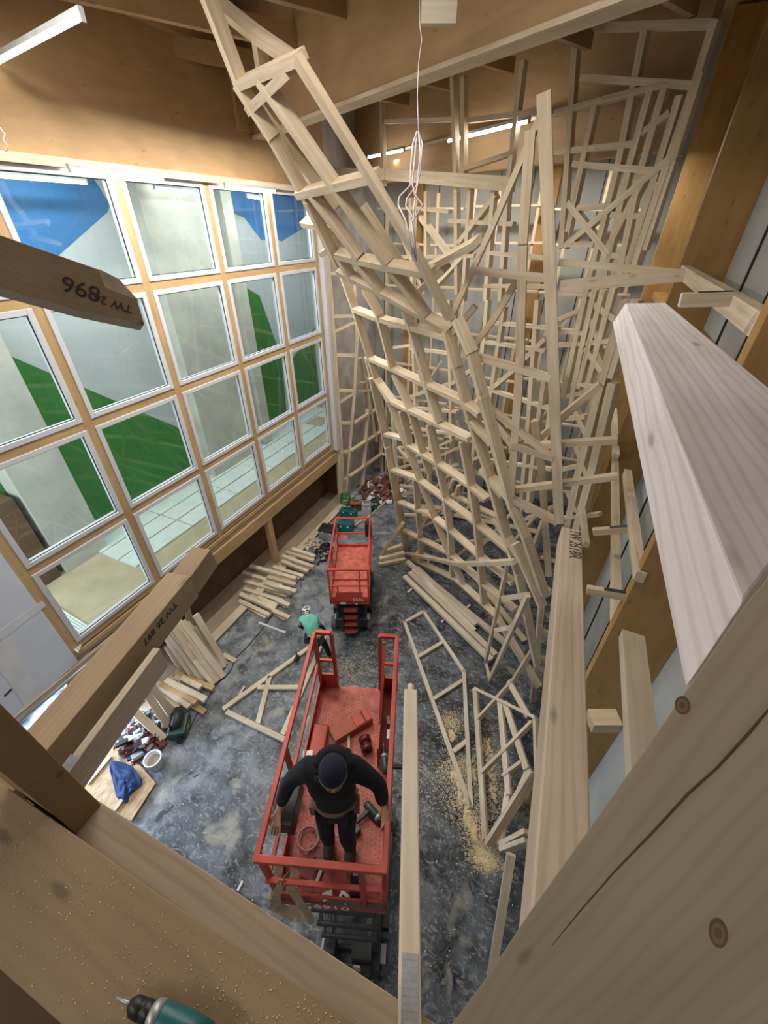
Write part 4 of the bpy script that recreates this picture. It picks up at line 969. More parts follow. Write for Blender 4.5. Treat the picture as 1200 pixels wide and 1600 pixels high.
# webbing straps over left near corner
bm = bmesh.new()
def ribbon(bm, pts, w, th=.004):
    pts = [V(p) for p in pts]
    for i, (a, b) in enumerate(zip(pts, pts[1:])):
        x_, y_, z_ = frame(a, b, V((.3, -.6, .7))); Wm = Matrix((x_, y_, z_)).transposed().to_4x4(); Wm.translation = a
        bx(bm, -.01, (b-a).length+.01, -w/2, w/2, -th/2, th/2, 0, Wm)
ribbon(bm, [(-.16, -.80, .05), (-.22, -.9, .3), (-.27, -1.0, .62), (-.3, -1.09, .5), (-.24, -1.12, .2), (-.20, -1.13, -.12), (-.20, -1.14, -.42)], .06)
ribbon(bm, [(-.2, -.78, .06), (-.32, -.95, .4), (-.36, -1.06, .60), (-.45, -1.10, .3), (-.48, -1.12, .0), (-.42, -1.10, -.2), (-.26, -1.10, -.06), (-.2, -1.1, .12)], .07)
ribbon(bm, [(-.48, -.9, .3), (-.5, -1.08, .1), (-.52, -1.1, -.12), (-.35, -1.13, -.24), (-.22, -1.13, -.12)], .08)
ws = put('webbing_strap', bm, WEB, world=NM @ Matrix.Translation((0, 0, ZF))); tag(ws, 'tan webbing straps draped over the near left corner of the raised lift', 'strap')
bm = bmesh.new()
pts = [(-.30+.10*math.cos(k*.45)*(1+.12*math.sin(k*.7)), -.62+.10*math.sin(k*.45), .03+.004*k/3) for k in range(34)]
tube(bm, pts, .009, 8); cb = put('coiled_cable', bm, plain('pinkish_cable', (.35, .20, .17), .5), world=NM @ Matrix.Translation((0, 0, ZF)), smooth=True); tag(cb, 'coiled brownish cable on the lift floor left of the feet', 'cable')
item('white_bag', 'crumpled white bag on the lift floor behind the legs of the person in black', 'bag', -.16, -.38, 0, R(20),
     [('bag', lathe(bmesh.new(), [(.05, 0), (.09, .01), (.10, .05), (.07, .09), (.03, .11)], 14), plain('bag_offwhite', (.6, .55, .48), .8, bump=.5), 1)])
item('pliers', 'long pliers with orange brown handles lying beside the left boot', 'pliers', -.08, -.62, .02, R(100),
     [('handles', tube(tube(bmesh.new(), [(-.2, -.03, 0), (0, 0, 0)], .010), [(-.2, .03, 0), (0, 0, 0)], .010), plain('handle_orange', (.45, .18, .06), .5), 1), ('jaws', BX(0, .10, -.02, .02, -.01, .015), DGREY)])
item('magazine', 'dark red folder with white edge under the straps at the near end of the lift', 'folder', -.2, -.80, .01, R(-15), [('cover', BX(-.10, .10, -.13, .13, 0, .015), plain('folder_red', (.2, .03, .03), .5)), ('edge', BX(.06, .09, -.13, .13, .015, .02), WHITE)])

t = thing('sawdust', 'fine pale dust sprinkled on the red deck of the raised lift', 'sawdust', nlp(0, 0, 0), NRZ, kind='stuff'); bm = bmesh.new(); rs = random.Random(9)
for i in range(1500):
    x_, y_ = rs.uniform(-.47, .46), rs.gauss(.0, .5)
    if abs(y_) > 1.0: continue
    q = rs.uniform(.002, .006); bx(bm, -q, q, -q*.4, q*.4, 0, .002, 0, Matrix.Translation((x_, y_, .0065)) @ Matrix.Rotation(rs.uniform(0, 6), 4, 'Z'))
put('grain', bm, SAW, t)
# ---- drill in the very foreground
dz = DZ+.005
b0 = onz(262, 1592, dz+.03); tip = onz(172, 1550, dz+.03); dr = (tip-b0); ang = math.atan2(dr.y, dr.x)
drill('cordless_drill', 'teal cordless drill with black chuck at the bottom edge, lying on the broad dusty board', 0, 0, 0, ang, flip=-1, base=(b0.x+.02, b0.y-.0, dz), body=TEAL, sc=.95)

# ================================================================== PEOPLE
def skin_obj(name, verts, edges, radii, mat, parent, root=0, sub=2, M=None):
    me = bpy.data.meshes.new(name); me.from_pydata([tuple(v) for v in verts], edges, []); me.materials.append(mat)
    o = bpy.data.objects.new(name, me); COL.objects.link(o); o.parent = parent
    bm = bmesh.new(); bm.from_mesh(me); sk = bm.verts.layers.skin.verify()
    bm.verts.ensure_lookup_table()
    for i, v in enumerate(bm.verts):
        r = radii[i]; v[sk].radius = r if isinstance(r, tuple) else (r, r); v[sk].use_root = (i == root)
    bm.to_mesh(me); bm.free()
    s = o.modifiers.new('skin', 'SKIN'); s.use_smooth_shade = True
    u = o.modifiers.new('sub', 'SUBSURF'); u.levels = sub; u.render_levels = sub
    for p in me.polygons: p.use_smooth = True
    return o
class Sk:
    def __init__(s): s.v = []; s.e = []; s.r = []
    def add(s, p, r, par=None):
        s.v.append(V(p)); s.r.append(r); i = len(s.v)-1
        if par is not None: s.e.append((par, i))
        return i
    def chain(s, par, pts):
        for p, r in pts: par = s.add(p, r, par)
        return par
def hand(s, wrist, wp, direction, palm_n, side, sz=1.0, curl=.5):
    """five fingers from the wrist vertex; direction forearm->fingers; palm_n = palm normal; side=+1 thumb on side vector"""
    d = V(direction).normalized(); n = V(palm_n); n = (n-d*n.dot(d)).normalized(); sd = d.cross(n)*side
    pm = s.add(wp+d*.045*sz, (.030*sz, .020*sz), wrist)
    kn = s.add(wp+d*.080*sz, (.034*sz, .017*sz), pm)
    for k, (off, ln) in enumerate(((.030, .075), (.010, .085), (-.011, .080), (-.031, .062))):
        b = wp+d*.092*sz+sd*off*sz
        p1 = b + (d*.9+n*curl*.6).normalized()*ln*.42*sz
        p2 = p1 + (d*(1-curl)+n*curl*1.3).normalized()*ln*.33*sz
        p3 = p2 + (d*(.6-curl)+n*(curl*1.6+.1)).normalized()*ln*.25*sz
        s.chain(kn, [(b, .0095*sz), (p1, .0088*sz), (p2, .0080*sz), (p3, .0068*sz)])
    t0 = wp+d*.030*sz+sd*.030*sz
    s.chain(pm, [(t0, .012*sz), (t0+(d*.6+sd*.7+n*.2)*.035*sz, .011*sz), (t0+(d*1.3+sd*.8+n*.5)*.045*sz, .009*sz)])
def CF(a, l, z): return camframe(a, l, CH+z)
P0 = CF(1.35, -.41, -5.05)
man = thing('person', 'person in black hooded top and dark beanie on the raised lift, arms spread', 'person', P0)
def m_(a, l, z): return CF(a, l, z)-P0
# joints (a forward, l right, z)
pel = (1.46, -.43, -4.12); chest = (1.50, -.425, -3.70); neck = (1.46, -.40, -3.50); head = (1.40, -.385, -3.40)
shL = (1.50, -.61, -3.60); elL = (1.50, -.80, -3.84); wrL = (1.345, -.885, -4.02)
shR = (1.50, -.235, -3.60); elR = (1.455, -.035, -3.80); wrR = (1.31, .00, -3.90)
hpL = (1.45, -.53, -4.16); knL = (1.36, -.53, -4.60); anL = (1.42, -.54, -4.97)
hpR = (1.45, -.33, -4.16); knR = (1.33, -.34, -4.60); anR = (1.36, -.33, -4.97)
S = Sk()
r0 = S.add(m_(*pel), .09); c0 = S.add(m_(*chest), (.11, .07), r0); n0 = S.add(m_(*neck), .058, c0)
hd0 = S.add(m_(1.435, -.39, -3.44), .075, n0); S.add(m_(1.40, -.385, -3.38), .088, hd0)
for sh, el, wr, sd_ in ((shL, elL, wrL, 1), (shR, elR, wrR, -1)):
    i = S.chain(c0, [(m_(*sh), .045), (m_(*el), .036), (m_(*wr), .028)])
    d = m_(*wr)-m_(*el)
    if sd_ == 1: hand(S, i, m_(*wr), camframe(-1, -.1, -.45), V((0, 0, -1)), -1, 1.15, .45)
    else: hand(S, i, m_(*wr), camframe(-.75, .12, -.5), camframe(-.2, -.3, -1), 1, 1.15, .8)
for hp, kn, an in ((hpL, knL, anL), (hpR, knR, anR)):
    S.chain(r0, [(m_(*hp), .085), (m_(*kn), .06), (m_(*an), .042), (m_(an[0]-.10, an[1], an[2]-.02), .03)])
skin_obj('body', S.v, S.e, S.r, SKIN, man)
S = Sk()
r00 = S.add(m_(1.45, -.43, -4.24), (.165, .14)); r0 = S.add(m_(*pel), (.19, .16), r00); c0 = S.add(m_(1.49, -.425, -3.92), (.20, .17), r0); c1 = S.add(m_(1.51, -.425, -3.67), (.20, .15), c0)
S.add(m_(1.48, -.41, -3.52), (.12, .11), c1)
for sh, el, wr in ((shL, elL, wrL), (shR, elR, wrR)):
    mid = tuple((a+b)/2 for a, b in zip(sh, el)); m2_ = tuple((a+b)/2 for a, b in zip(el, wr))
    S.chain(c1, [(m_(*sh), .105), (m_(*mid), .084), (m_(*el), .072), (m_(*m2_), .062), (m_(*tuple(a*.12+b*.88 for a, b in zip(el, wr))), .044)])
jk = skin_obj('hooded_top', S.v, S.e, S.r, CLOTHB, man)
S = Sk(); a = S.chain(None, [(m_(1.46, -.54, -3.52), .045), (m_(1.55, -.50, -3.50), .055), (m_(1.59, -.41, -3.48), .065), (m_(1.55, -.30, -3.50), .055), (m_(1.46, -.26, -3.52), .045)])
skin_obj('hood', S.v, S.e, S.r, CLOTHB, man, sub=2)
S = Sk(); r0 = S.add(m_(pel[0], pel[1], pel[2]-.02), (.15, .12))
for hp, kn, an in ((hpL, knL, anL), (hpR, knR, anR)):
    S.chain(r0, [(m_(*hp), .105), (m_(hp[0]*.5+kn[0]*.5, hp[1]*.5+kn[1]*.5, hp[2]*.5+kn[2]*.5), .095), (m_(*kn), .078), (m_(an[0]*.6+kn[0]*.4, an[1], an[2]*.6+kn[2]*.4), .074), (m_(an[0], an[1], an[2]+.02), .068)])
skin_obj('trousers', S.v, S.e, S.r, CLOTHB, man)
for an in (anL, anR):
    S = Sk(); S.chain(None, [(m_(an[0]+.06, an[1], an[2]-.005), .062), (m_(an[0]-.04, an[1], an[2]-.015), .062), (m_(an[0]-.17, an[1], an[2]-.025), .05)])
    skin_obj('boot', S.v, S.e, S.r, plain('boot_brown', (.06, .045, .03), .7), man)
def ell(center, rx, ry, rz, rot=None, n=20, m=12, zmin=-1, zmax=1):
    b = bmesh.new(); prof = []
    for i in range(m+1):
        z = zmin+(zmax-zmin)*i/m; z = max(-.999, min(.999, z)); prof.append((math.sqrt(1-z*z), z))
    lathe(b, prof, n); M = Matrix.Translation(center) @ (rot or Matrix.Identity(4)) @ Matrix.Diagonal((rx, ry, rz, 1))
    bmesh.ops.transform(b, matrix=M, verts=b.verts); return b
hc = m_(1.38, -.388, -3.40)
HR = Matrix.Rotation(YAW+R(180)+R(8), 4, 'Z') @ Matrix.Rotation(R(4), 4, 'X')   # local +Y is where the face points
def hp_(x, y, z): return hc + (HR.to_3x3() @ V((x, y, z)))
put('face', ell(hc, .082, .098, .118, HR), SKIN, man, smooth=True)
put('nose', ell(hp_(0, .105, -.02), .014, .022, .025, HR, 12, 8), SKIN, man, smooth=True)
put('beard', ell(hp_(0, .030, -.062), .074, .078, .066, HR, 18, 10), BEARD, man, smooth=True)
put('mouth', ell(hp_(0, .106, -.055), .024, .008, .006, HR, 12, 6), plain('lips', (.35, .12, .1), .5), man, smooth=True)
for sx in (-1, 1):
    put('ear', ell(hp_(sx*.085, -.005, -.015), .014, .022, .032, HR, 12, 8), SKIN, man, smooth=True)
    put('eye', ell(hp_(sx*.032, .088, .015), .012, .010, .009, HR, 10, 6), WHITE, man, smooth=True)
bn = put('beanie', ell(hp_(0, -.008, .022), .104, .116, .118, HR, 28, 16, -.05, 1), NAVY, man, smooth=True)
put('beanie_cuff', lathe(bmesh.new(), [(.100, -.02), (.108, -.018), (.108, .022), (.100, .025)], 28, Matrix.Translation(hp_(0, -.006, .02)) @ HR @ Matrix.Diagonal((1, 1.1, 1, 1))), NAVY, bn, smooth=True)
put('headlamp_strap', lathe(bmesh.new(), [(.104, 0), (.110, .002), (.110, .012), (.104, .014)], 28, Matrix.Translation(hp_(0, -.010, -.018)) @ HR @ Matrix.Diagonal((1, 1.1, 1, 1))), WEB, man, smooth=True)
bm = bmesh.new(); lathe(bm, [(.19, -.025), (.205, -.025), (.205, .025), (.19, .025)], 28, Matrix.Translation(m_(1.47, -.43, -4.06)) @ Matrix.Rotation(YAW, 4, 'Z') @ Matrix.Diagonal((1.0, .80, 1, 1)))
bx(bm, -.03, .03, -.05, .05, -.14, .02, 0, Matrix.Translation(m_(1.44, -.245, -4.1)) @ Matrix.Rotation(YAW, 4, 'Z'))
bx(bm, -.03, .03, -.06, .06, -.14, .02, 0, Matrix.Translation(m_(1.44, -.615, -4.1)) @ Matrix.Rotation(YAW, 4, 'Z'))
put('tool_belt', bm, plain('belt_leather', (.20, .12, .09), .7), man, bevel=.004)

# worker in green
P0 = camframe(6.45, -1.55, 0)
wk = thing('person', 'person in mint green shirt and black trousers bending over the triangular frame on the floor', 'person', P0)
def g_(a, l, z): return camframe(6.45+a, -1.55+l, z)-P0
S = Sk(); r0 = S.add(g_(-.05, -.13, .90), .09); c0 = S.add(g_(.12, -.27, 1.10), (.10, .07), r0); c1 = S.add(g_(.24, -.33, 1.21), (.09, .06), c0)
nk = S.add(g_(.33, -.36, 1.31), .055, c1); S.add(g_(.42, -.38, 1.30), .09, nk)
for sx, hx_ in ((-1, -.44), (1, .12)):
    i = S.chain(c1, [(g_(.25, -.32+sx*.19, 1.24), .055), (g_(.22, -.30+sx*.26, .98), .042), (g_(.32, -.2+sx*.24, .74), .028)])
    hand(S, i, g_(.32, -.2+sx*.24, .74), camframe(.5, 0, -.8), camframe(-1, 0, 0), sx, 1.0, .5)
for sx in (-1, 1):
    S.chain(r0, [(g_(-.06, -.12+sx*.10, .88), .09), (g_(.02, -.06+sx*.13, .48), .06), (g_(-.02, -.0+sx*.16, .09), .04), (g_(.12, 0+sx*.17, .05), .035)])
skin_obj('body', S.v, S.e, S.r, SKIN, wk)
S = Sk(); r0 = S.add(g_(-.05, -.13, .93), (.185, .165)); c0 = S.add(g_(.12, -.26, 1.12), (.20, .17), r0); c1 = S.add(g_(.25, -.33, 1.25), (.19, .15), c0); S.add(g_(.33, -.355, 1.30), .085, c1)
for sx in (-1, 1): S.chain(c1, [(g_(.25, -.32+sx*.18, 1.23), .075), (g_(.235, -.31+sx*.23, 1.1), .068)])
skin_obj('shirt', S.v, S.e, S.r, MINT, wk)
S = Sk()
for sx in (-1, 1): pass
for sx in (-1, 1):
    S = Sk(); S.chain(None, [(g_(.235, -.31+sx*.235, 1.08), .06), (g_(.22, -.30+sx*.26, .98), .055), (g_(.31, -.21+sx*.24, .79), .04)]); skin_obj('sleeve', S.v, S.e, S.r, plain('navy_sleeve', (.02, .03, .06), .8), wk)
S = Sk(); r0 = S.add(g_(-.06, -.12, .90), (.165, .14))
for sx in (-1, 1): S.chain(r0, [(g_(-.06, -.12+sx*.10, .84), .105), (g_(.02, -.06+sx*.13, .48), .08), (g_(-.02, 0+sx*.16, .10), .062)])
skin_obj('trousers', S.v, S.e, S.r, CLOTHB, wk)
for sx in (-1, 1):
    S = Sk(); S.chain(None, [(g_(-.06, sx*.165, .055), .048), (g_(.14, sx*.175, .045), .045)]); skin_obj('boot', S.v, S.e, S.r, NAVY, wk)
chk = plain('patterned_cap', (.55, .6, .62), .8, 0, .2)
t_ = chk.node_tree; ck = t_.nodes.new('ShaderNodeTexVoronoi'); ck.inputs['Scale'].default_value = 22; rp = t_.nodes.new('ShaderNodeValToRGB'); rp.color_ramp.interpolation = 'CONSTANT'
rp.color_ramp.elements[0].color = (.03, .03, .04, 1); rp.color_ramp.elements[1].color = (.75, .8, .82, 1); rp.color_ramp.elements[1].position = .42
t_.links.new(t_.nodes['Texture Coordinate'].outputs['Object'], ck.inputs[0]); t_.links.new(ck.outputs['Distance'], rp.inputs[0]); t_.links.new(rp.outputs[0], t_.nodes['Principled BSDF'].inputs['Base Color'])
put('cap', ell(g_(.44, -.385, 1.33), .108, .118, .105, None, 22, 14, -.3, 1), chk, wk, smooth=True)
put('face', ell(g_(.46, -.385, 1.29), .08, .09, .10), SKIN, wk, smooth=True)
bm = bx(bmesh.new(), -.05, .05, -.09, .09, -.12, .08, 0, Matrix.Translation(g_(-.05, -.36, .88)) @ Matrix.Rotation(YAW, 4, 'Z')); put('tool_pouch', bm, BLACK, wk, bevel=.01)
bm = lathe(bmesh.new(), [(.165, -.02), (.185, -.02), (.185, .02), (.165, .02)], 24, Matrix.Translation(g_(-.01, -.15, .97)) @ Matrix.Rotation(YAW, 4, 'Z') @ Matrix.Rotation(R(-30), 4, 'X') @ Matrix.Diagonal((1.06, .92, 1, 1)))
put('belt', bm, WEB, wk)
tg = thing('hand_tool', 'small black hand tool standing on the triangular frame left of the person in green', 'tool', onz(464, 1030, .1))
put('head', bx(bmesh.new(), -.04, .04, -.09, .09, 0, .08), BLACK, tg, bevel=.01); put('handle', tube(bmesh.new(), [(0, 0, .06), (0, .02, .3)], .02), DGREY, tg)

# ================================================================== CLUTTER LEFT
t = thing('osb_sheet', 'square of yellowish chipboard lying in the lower left beside the black floor', 'board', onz(190, 1215, 0))
bm = prism(bmesh.new(), [onz(u, v, .08)-t.location for u, v in ((170, 1140), (243, 1223), (205, 1283), (100, 1225), (135, 1160))], (0, 0, -.02))
put('sheet', bm, OSB, t)
jb = thing('blue_jacket', 'crumpled dark blue jacket thrown on the chipboard square', 'jacket', onz(195, 1215, .10))
import mathutils.noise as mn
bm = bmesh.new(); outl = [(171, 1187), (182, 1190), (197, 1192), (210, 1198), (214, 1210), (224, 1217), (222, 1228), (214, 1232), (208, 1238), (200, 1244), (201, 1254), (195, 1257), (190, 1246), (182, 1250), (179, 1238), (176, 1218), (171, 1205)]
pc = [onz(u, v, .11)-jb.location for u, v in outl]; cen = sum(pc, V())/len(pc); rings = []
for k in range(9):
    f = 1-k/9; rings.append([bm.verts.new(cen+(p-cen)*f+V((0, 0, .02+.10*(1-f)+.07*mn.noise(V((i*.9, k*.8, 3)))+.05*math.sin(i*1.7+k*.5)*f))) for i, p in enumerate(pc)])
for a, b in zip(rings, rings[1:]):
    for i in range(len(pc)): bm.faces.new((a[i], a[(i+1) % len(pc)], b[(i+1) % len(pc)], b[i]))
bm.faces.new(rings[-1])
low_ = [bm.verts.new(cen+(p-cen)*.97+V((0, 0, -.02))) for p in pc]
for i in range(len(pc)): bm.faces.new((rings[0][i], low_[i], low_[(i+1) % len(pc)], rings[0][(i+1) % len(pc)]))
o = put('cloth', bm, BLUEC, jb, smooth=True); s_ = o.modifiers.new('s', 'SUBSURF'); s_.levels = s_.render_levels = 2
for a, b, l in (((172, 1181), (136, 1224), 'pale batten lying on the chipboard square left of the blue jacket'), ((192, 1247), (178, 1266), 'pale batten end peeping out below the blue jacket')):
    plank(l, a, b, .07, .04, .13)
bk_ = thing('bucket', 'white plastic bucket with sludge inside on the floor by the chipboard', 'bucket', onz(246, 1196, 0))
put('shell', lathe(bmesh.new(), [(.0, 0), (.13, 0), (.16, .30), (.175, .30), (.175, .32), (.15, .32), (.145, .30), (.12, .05), (0, .05)], 30), WHITE, bk_, smooth=True)
put('contents', lathe(bmesh.new(), [(.0, .2), (.137, .2), (.137, .205), (0, .21)], 24), plain('sludge', (.40, .33, .24), .6, bump=.4), bk_)
put('handle', tube(bmesh.new(), [(.17*math.cos(k*.26), .17*math.sin(k*.26), .31-.12*math.sin(k*math.pi/12)) for k in range(13)], .006, 6), STEEL, bk_)
dg = thing('power_tool', 'dark green machine with grey top and hose port on the floor between planks and bucket', 'power tool', onz(283, 1140, 0), R(35))
put('body', bx(bmesh.new(), -.2, .2, -.25, .25, .03, .28), DKGREEN, dg, bevel=.05)
put('motor_housing', lathe(bmesh.new(), [(.02, -.22), (.11, -.2), (.13, 0), (.11, .2), (.03, .22)], 20, Matrix.Translation((-.02, .08, .34)) @ Matrix.Rotation(R(90), 4, 'X')), DGREY, dg, smooth=True)
put('port', lathe(bmesh.new(), [(.04, 0), (.07, 0), (.07, .08), (.04, .08)], 18, Matrix.Translation((.08, -.27, .1)) @ Matrix.Rotation(R(60), 4, 'X')), BLACK, dg)
put('handle', tube(bmesh.new(), [(-.1, -.15, .28), (-.1, -.12, .42), (-.1, .12, .46), (-.1, .2, .36)], .022), BLACK, dg, smooth=True)
put('red_knob', ell(V((-.12, .26, .32)), .04, .04, .04), RED, dg, smooth=True)
put('yellow_mark', bx(bmesh.new(), .2, .203, -.1, .1, .15, .17), YELL, dg)
def heap(name, label, cat, cx, cy, rx, ry, n, mats, smin, smax, h=.2, z0=0):
    t = thing(name, label, cat, (cx, cy, z0), kind='stuff'); t['kind'] = 'stuff'
    bms = [bmesh.new() for _ in mats]
    for i in range(n):
        a = random.uniform(0, 6.28); r = math.sqrt(random.random()); x = rx*r*math.cos(a); y = ry*r*math.sin(a); z = h*(1-r*r)*random.random()+.03
        M = Matrix.Translation((x, y, z)) @ Matrix.Rotation(random.uniform(0, 6.28), 4, 'Z') @ Matrix.Rotation(random.uniform(-.7, .7), 4, 'X') @ Matrix.Rotation(random.uniform(-.7, .7), 4, 'Y')
        s = [random.uniform(smin, smax) for _ in range(3)]
        bx(bms[i % len(mats)], -s[0], s[0], -s[1]*.7, s[1]*.7, -s[2]*.3, s[2]*.3, 0, M)
    for b, m in zip(bms, mats): put('scrap', b, m, t)
    return t
p = onz(222, 1158, 0); heap('scrap_heap', 'heap of dark rags, bags and bits between the chipboard and the planks', 'scrap', p.x, p.y, .55, .45, 130, [plain('rag_brown', (.10, .04, .035), .8), plain('rag_dark', (.04, .035, .05), .7), WHITE, GREYP, plain('rag_maroon', (.18, .05, .05), .8)], .03, .12, .35)
p = onz(240, 1130, 0); heap('scrap_heap', 'small heap of coloured fittings behind the dark green machine', 'scrap', p.x-.1, p.y, .3, .3, 60, [DKGREEN, plain('fit_brown', (.25, .12, .08), .7), GREYP], .02, .06, .25)
wc = thing('saw', 'small saw with white triangular blade on the heap beside the chipboard', 'saw', onz(199, 1160, .35), R(60))
put('blade', prism(bmesh.new(), [V((0, 0, 0)), V((.3, .02, 0)), V((.02, .14, 0))], (0, 0, .01)), WHITE, wc); put('grip', bx(bmesh.new(), -.22, .02, 0, .1, -.02, .04), BLACK, wc, bevel=.01)
# cable along the floor
bm = bmesh.new(); tube(bm, [onz(u, v, .012) for u, v in ((468, 905), (448, 930), (408, 985), (385, 1012), (366, 1030), (362, 1045), (352, 1058), (335, 1072), (322, 1098), (306, 1118), (296, 1140), (286, 1152), (278, 1150))], .012, 6)
tag(put('power_cable', bm, BLACK, smooth=True), 'thin black cable snaking over the floor past the leaning planks', 'cable')
# ================================================================== TOOLS AT THE BACK
def toolbox(name, label, u, v, sx, sy, sz, m, m2, rz=0, extra=True):
    t = thing(name, label, 'tool box', onz(u, v, 0), rz)
    put('body', bx(bmesh.new(), -sx, sx, -sy, sy, 0, sz*.78), m, t, bevel=.02)
    ld = put('lid', bx(bmesh.new(), -sx*1.03, sx*1.03, -sy*1.03, sy*1.03, sz*.79, sz), m2, t, bevel=.02)
    put('handle', tube(bmesh.new(), [(-sx*.5, 0, sz), (-sx*.45, 0, sz+.06), (sx*.45, 0, sz+.06), (sx*.5, 0, sz)], .014), BLACK, ld)
    for q in (-.5, .5): put('latch', bx(bmesh.new(), sx*q-.03, sx*q+.03, -sy-.012, -sy, sz*.65, sz*.85), WHITE if extra else BLACK, t)
    return t
toolbox('tool_box', 'grey tool box with black cluttered top left of the far lift', 514, 838, .30, .22, .40, GREYP, DGREY, YAW-.3)
toolbox('tool_box', 'teal tool case standing behind the rail of the far lift', 541, 828, .26, .22, .42, TEAL, TEAL, YAW-.2)
toolbox('tool_box', 'tall light grey metal case behind the far lift', 573, 806, .17, .13, .60, plain('light_case', (.55, .58, .60), .4, .2), GREYP, YAW)
toolbox('tool_box', 'dark blue green case right beside the tall light grey case', 585, 797, .11, .13, .50, TEAL, DKGREEN, YAW)
toolbox('tool_box', 'low dark teal machine case between the grey tool box and the tall case', 545, 806, .32, .14, .30, TEAL, TEAL, YAW-.3)
p = onz(538, 795, 0)
t = thing('green_hose_reel', 'coil of green hose with yellow tape below the corner lattice', 'hose', (p.x-.1, p.y+.3, 0))
put('hose', tube(bmesh.new(), [(.2*math.cos(k*.5), .2*math.sin(k*.5), .04+k*.009) for k in range(50)], .03, 8), plain('hose_green', (.02, .22, .06), .5), t, smooth=True)
put('yellow_tape', bx(bmesh.new(), .0, .3, -.35, -.25, 0, .12), YELL, t, bevel=.02)
p = onz(556, 800, 0); toolbox('carton', 'small brown carton with dark sides left of the tall light grey case', 556, 795, .2, .16, .35, BROWND, CARD, YAW, False)
p0_ = onz(600, 775, 0)
t = thing('rubble_tray', 'long shallow timber tray in the far left corner filled with brown rubbish bags', 'tray', p0_)
for a, b in (((556, 818), (645, 745)),): board('side', t, onz(a[0]+12, a[1]-4, .12), onz(b[0]-2, b[1]+2, .12), .05, .12, PINE2)
CARD2 = plain('bag_brown', (.17, .07, .045), .7, 0, .4, 8)
heap('rubbish', 'heap of reddish brown bags and white scraps in the far left corner', 'rubbish', p0_.x-.15, p0_.y+.45, .95, 1.15, 320, [CARD2, plain('bag_red', (.20, .07, .05), .7), CARD2, CARD2, plain('bag_dark', (.12, .06, .05), .7), WHITE], .04, .16, .45)
p = onz(505, 868, 0); heap('tool_scatter', 'scatter of black hand tools and cable on the floor left of the far lift', 'tools', p.x-.05, p.y, .45, .5, 70, [BLACK, DGREY, BLACK, GREYP], .02, .09, .12)
bm = bmesh.new(); c = onz(509, 855, .02); tube(bm, [c+V((.17*math.cos(k*.5), .17*math.sin(k*.5), .003*k)) for k in range(30)], .014, 6); tag(put('coiled_cable', bm, BLACK, smooth=True), 'black cable coil on the floor left of the far lift', 'cable')
plank('pale board lying under the tool boxes, left of the far lift', (545, 826), (566, 812), .08, .05, .08)
p = onz(488, 852, 0); heap('offcut_heap', 'small heap of pale offcuts at the far end of the plank row', 'offcuts', p.x, p.y, .3, .3, 40, [PINE2, PINE2, GREYP], .03, .10, .25)

# ================================================================== SAWDUST, CHIPS
def scatter(name, label, u0, v0, pts, n, smin, smax, mats, z=.004, cat='chips'):
    t = thing(name, label, cat, onz(u0, v0, 0), kind='stuff'); bms = [bmesh.new() for _ in mats]
    for i in range(n):
        u, v = pts()
        p = onz(u, v, z)-t.location; a = random.uniform(0, 6.28); s = random.uniform(smin, smax)
        M = Matrix.Translation(p) @ Matrix.Rotation(a, 4, 'Z') @ Matrix.Rotation(random.uniform(-.3, .3), 4, 'X')
        bx(bms[i % len(mats)], -s, s, -s*random.uniform(.2, .7), s*.4, -.002, .004, 0, M)
    for b, m in zip(bms, mats): put('chip', b, m, t)
    return t
def blobs(cs):
    def f():
        u, v, su, sv = random.choice(cs); return random.gauss(u, su), random.gauss(v, sv)
    return f
main_dust = scatter('sawdust', 'sawdust and shavings on the black floor around the skewed panel and kite frame tip', 745, 1250,
        blobs([(720, 1240, 14, 24), (738, 1285, 10, 24), (765, 1180, 18, 34), (752, 1330, 12, 14), (765, 1345, 10, 10), (715, 1200, 16, 10), (775, 1250, 16, 30), (690, 1225, 30, 30), (705, 1130, 10, 10)]), 9000, .004, .013, [SAW, SAW, PINE2], cat='sawdust')
sd_ = main_dust
bm = bmesh.new(); rs = random.Random(5)
for (u, v, ru, rv) in ((722, 1235, 9, 20), (732, 1275, 6, 22), (741, 1300, 5, 16), (752, 1338, 11, 12), (766, 1345, 8, 9), (765, 1195, 8, 22), (770, 1230, 6, 20), (712, 1212, 9, 9), (760, 1165, 6, 14), (737, 1215, 5, 30), (706, 1150, 4, 9)):
    for k in range(34):
        a = rs.uniform(0, 6.28); q = math.sqrt(rs.random()); uu, vv = u+ru*q*math.cos(a), v+rv*q*math.sin(a); c = onz(uu, vv, .0)-sd_.location
        rr = rs.uniform(.012, .045); top = bm.verts.new(c+V((0, 0, .012+rr*.18))); ring = []
        for i in range(9):
            r2 = rr*rs.uniform(.55, 1.3); ring.append(bm.verts.new(c+V((r2*math.cos(i*.698), r2*math.sin(i*.698), .0015))))
        for i in range(9): bm.faces.new((ring[i], ring[(i+1) % 9], top))
put('mound', bm, SAW, sd_)
scatter('wood_chip', 'pale chips and dust scattered over the whole hall floor', 500, 1150,
        lambda: (random.uniform(260, 860), random.uniform(860, 1550)), 650, .004, .016, [PINE2, WHITE, SAW])
scatter('sawdust', 'patches of dust between the two red lifts', 555, 1035, blobs([(560, 1045, 14, 12), (545, 1060, 12, 9), (530, 1040, 16, 8), (590, 1020, 20, 14)]), 900, .003, .010, [SAW], cat='sawdust')
scatter('sawdust', 'sawdust at the foot of the leaning wall frame behind the long boards', 765, 950, blobs([(765, 945, 8, 10), (772, 960, 6, 8), (757, 935, 5, 5)]), 1500, .004, .012, [SAW], cat='sawdust')
